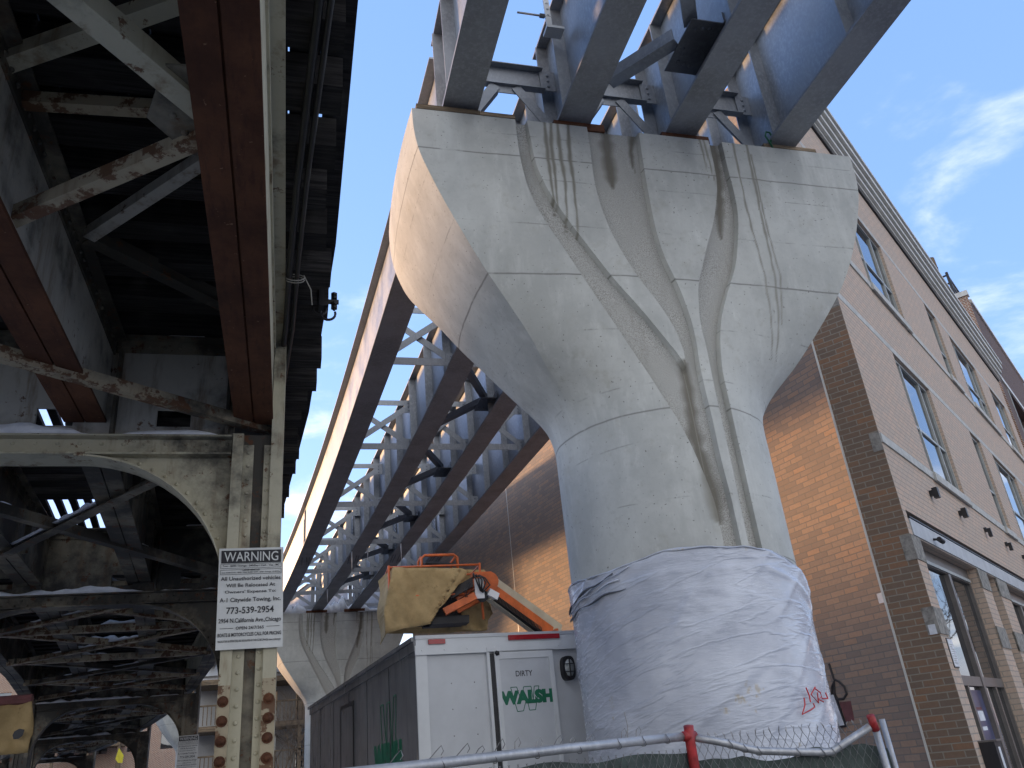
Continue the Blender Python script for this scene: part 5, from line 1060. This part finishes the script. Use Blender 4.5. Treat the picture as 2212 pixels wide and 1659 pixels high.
# ------------------------------------------------------------------ things farther off
def house_box(root, o, ex, ey, w, d, h, mat): part('walls', mat, root, lambda bb: bb.obox(o, ex, ey, EZ, (0, 0, 0), (w, d, h)))
hw = atY(612, 1600, 48.); hx0 = hw[0]-3.6
h1 = thing('frame_house', 'grey sided house with snowy steep roof and wooden porches, left of the trailer', 'house', (hx0, 50, 0))
part('walls', 'siding', h1, lambda bb: bb.box(hx0-1, hx0+6, 50, 60, 0, 7.6)); 
part('roof', 'snow', h1, lambda bb: bb.hexa([(hx0-1.4, 49.2, 7.5), (hx0+6.4, 49.2, 7.5), (hx0+6.4, 61, 7.5), (hx0-1.4, 61, 7.5)], [(hx0+1.6, 52.5, 13.2), (hx0+3.4, 52.5, 13.2), (hx0+3.4, 58, 13.2), (hx0+1.6, 58, 13.2)]))
part('roof_siding', 'siding', h1, lambda bb: bb.hexa([(hx0-.8, 49.0, 7.75), (hx0+5.8, 49.0, 7.75), (hx0+5.8, 49.8, 7.75), (hx0-.8, 49.8, 7.75)], [(hx0+1.2, 51.9, 12.2), (hx0+3.6, 51.9, 12.2), (hx0+3.6, 52.6, 12.2), (hx0+1.2, 52.6, 12.2)]))
def porch(bb):
    for x in (hx0-1, hx0+.8, hx0+2.6, hx0+4.4, hx0+6): bb.box(x-.09, x+.09, 47.4, 47.6, 0, 7.4)
    for z in (2.6, 5.0, 7.25): bb.box(hx0-1.2, hx0+6.2, 47.3, 49.9, z-.16, z+.10)
part('porch', 'wood', h1, porch)
part('porch_balusters', 'wood', h1, lambda bb: [bb.box(x-.02, x+.02, 47.42, 47.5, z, z+.9) for x in np.arange(hx0-1, hx0+6, .2) for z in (2.75, 5.15)])
part('porch_rail', 'wood', h1, lambda bb: [bb.box(hx0-1, hx0+6, 47.40, 47.54, z+.9, z+.98) for z in (2.75, 5.15)])
for k in range(3): part('window', 'glass', h1, lambda bb: bb.box(hx0+.2+k*2, hx0+1.2+k*2, 49.96, 49.99, 5.3, 6.9)); part('window', 'glass', h1, lambda bb: bb.box(hx0+.2+k*2, hx0+1.2+k*2, 49.96, 49.99, 2.9, 4.5))
bh = thing('brick_house', 'red brick house seen through the arches under the old track', 'house', (-22, 84, 0))
wall('front_wall', np.array([-30., 80, 0]), np.array([1., 0, 0]), np.array([0., -1, 0]), 26, 0, 15, [(1.5+k*2.6, 2.6+k*2.6, z, z+1.8) for k in range(9) for z in (2.5, 6, 9.5)], 'brick_red', bh)
part('window', 'glass', bh, lambda bb: bb.box(-29.5, -4.5, 80.14, 80.2, 1, 14)); part('roof', 'snow', bh, lambda bb: bb.box(-30.2, -3.8, 79.8, 92, 15.001, 15.3)); part('porch', 'wood', bh, lambda bb: ([bb.box(x, x+.2, 77.5, 77.7, 0, 7) for x in (-18, -15.5, -13.2)], [bb.box(-18.2, -13, 77.4, 79.9, z, z+.2) for z in (3.2, 6.4)]))
ws = atY(258, 1618, 60.); ysn = thing('yellow_banner', 'bright yellow banner beside the last arch under the old track', 'banner', tuple(ws)); part('cloth', 'yellow', ysn, lambda bb: bb.ngon_prism([tuple(atY(x, y, 60.)) for x, y in ((257, 1616), (267, 1632), (264, 1648), (255, 1648), (249, 1640))], (0, .08, 0))); part('pole', 'wood', ysn, lambda bb: bb.tube([tuple(atY(255, 1648, 60.1)), tuple(atY(256, 1659, 60.1)), tuple(atY(256, 1659, 60.1)-np.array([0, 0, 3]))], .12, 6))
# houses added left of the old track, heights set to block the low sun
for oy, ln, hh, lab in ((10., 37., 9.4, 'tall red brick row house left of the old track, added to block low sun'), (47.3, 44., 8.0, 'lower brick row house farther along the old track, added to block low sun')):
    o_ = np.array([-14.-.162*(oy-10), oy, 0]); e1_, e2_ = np.array([-.16, .987, 0]), np.array([-.987, -.16, 0])
    lh = thing('sun_block_row_house', lab, 'house', tuple(o_))
    wall('front_wall', o_, e1_, -e2_, ln, 0, hh, [(2+k*3.1, 3.3+k*3.1, z, z+1.9) for k in range(int((ln-4)/3.1)) for z in (1.6, 4.6)], 'brick_red', lh)
    part('window', 'glass', lh, lambda bb: bb.obox(o_, e1_, e2_, EZ, (.5, .15, .5), (ln-.5, .2, hh-.4))); part('block', 'brick_dark', lh, lambda bb: bb.obox(o_, e1_, e2_, EZ, (0, .25, 0), (ln, 12, hh))); part('roof', 'black', lh, lambda bb: bb.obox(o_, e1_, e2_, EZ, (-.1, -.15, hh+.001), (ln+.1, 12.2, hh+.12)))
# across the street: what the shop windows mirror
OC = CO+DF_*24+NF*13
ob = thing('corner_block', 'orange brick corner block across the street, mirrored in the shop windows', 'building', tuple(OC))
wall('front_wall', OC, DF_, -NF, 40, 0, 9.5, [(2+k*4, 4+k*4, z, z+2) for k in range(9) for z in (1.2, 5.6)], 'brick_red', ob); wall('side_wall', OC, NF, -DF_, 14, 0, 9.5, [(3+k*4, 5+k*4, z, z+2) for k in range(3) for z in (1.2, 5.6)], 'brick_red', ob)
part('window', 'glass', ob, lambda bb: bb.obox(OC, DF_, NF, EZ, (.5, .15, .5), (39, .2, 9))); part('parapet', 'cornice', ob, lambda bb: bb.obox(OC, DF_, NF, EZ, (-.1, -.1, 9.501), (40, 14, 9.7)))
def tree(loc, h, seed, label, lean=.0, r0=.12, depth=5):
    rr = random.Random(seed); root = thing('bare_tree', label, 'tree', loc); tr_ = MB(); br = MB()
    def grow(bb, p, d, L, r, k):
        q = p+d*L; m = (p+q)/2+Vector((rr.uniform(-1, 1), rr.uniform(-1, 1), 0))*L*.06; bb.tube([p, m, q], [r, r*.85, r*.68], 5 if k < 3 else 3, False)
        if k <= 0: return
        for _ in range(3 if k > 1 else 2):
            nd = (d+Vector((rr.uniform(-1, 1), rr.uniform(-1, 1), rr.uniform(-.25, .75)))*.75).normalized(); grow(br, q.lerp(p, rr.uniform(0, .3)), nd, L*rr.uniform(.6, .85), r*.58, k-1)
    grow(tr_, Vector(loc), Vector((lean, 0, 1)).normalized(), h*.3, r0, depth); tr_.build('trunk', 'bark', root); br.build('branches', 'bark', root)
t0 = CO+DF_*16+NF*5.5
tree(tuple(t0), 8.5, 3, 'bare street tree on the pavement, mirrored in the shop windows', 0, .12, 6); t1 = CO+DF_*23+NF*6; tree(tuple(t1), 8, 8, 'second bare street tree farther along the pavement', 0, .11, 6)
g1 = atY(612, 1640, 40.)
tree((g1[0]-.3, 40, 0), 6.5, 5, 'thin bare sapling in front of the wooden porches', .1, .06, 6); tree((g1[0]+1.6, 41, 0), 6.5, 11, 'thin bare sapling close beside the dark trailer', -.1, .06, 6)
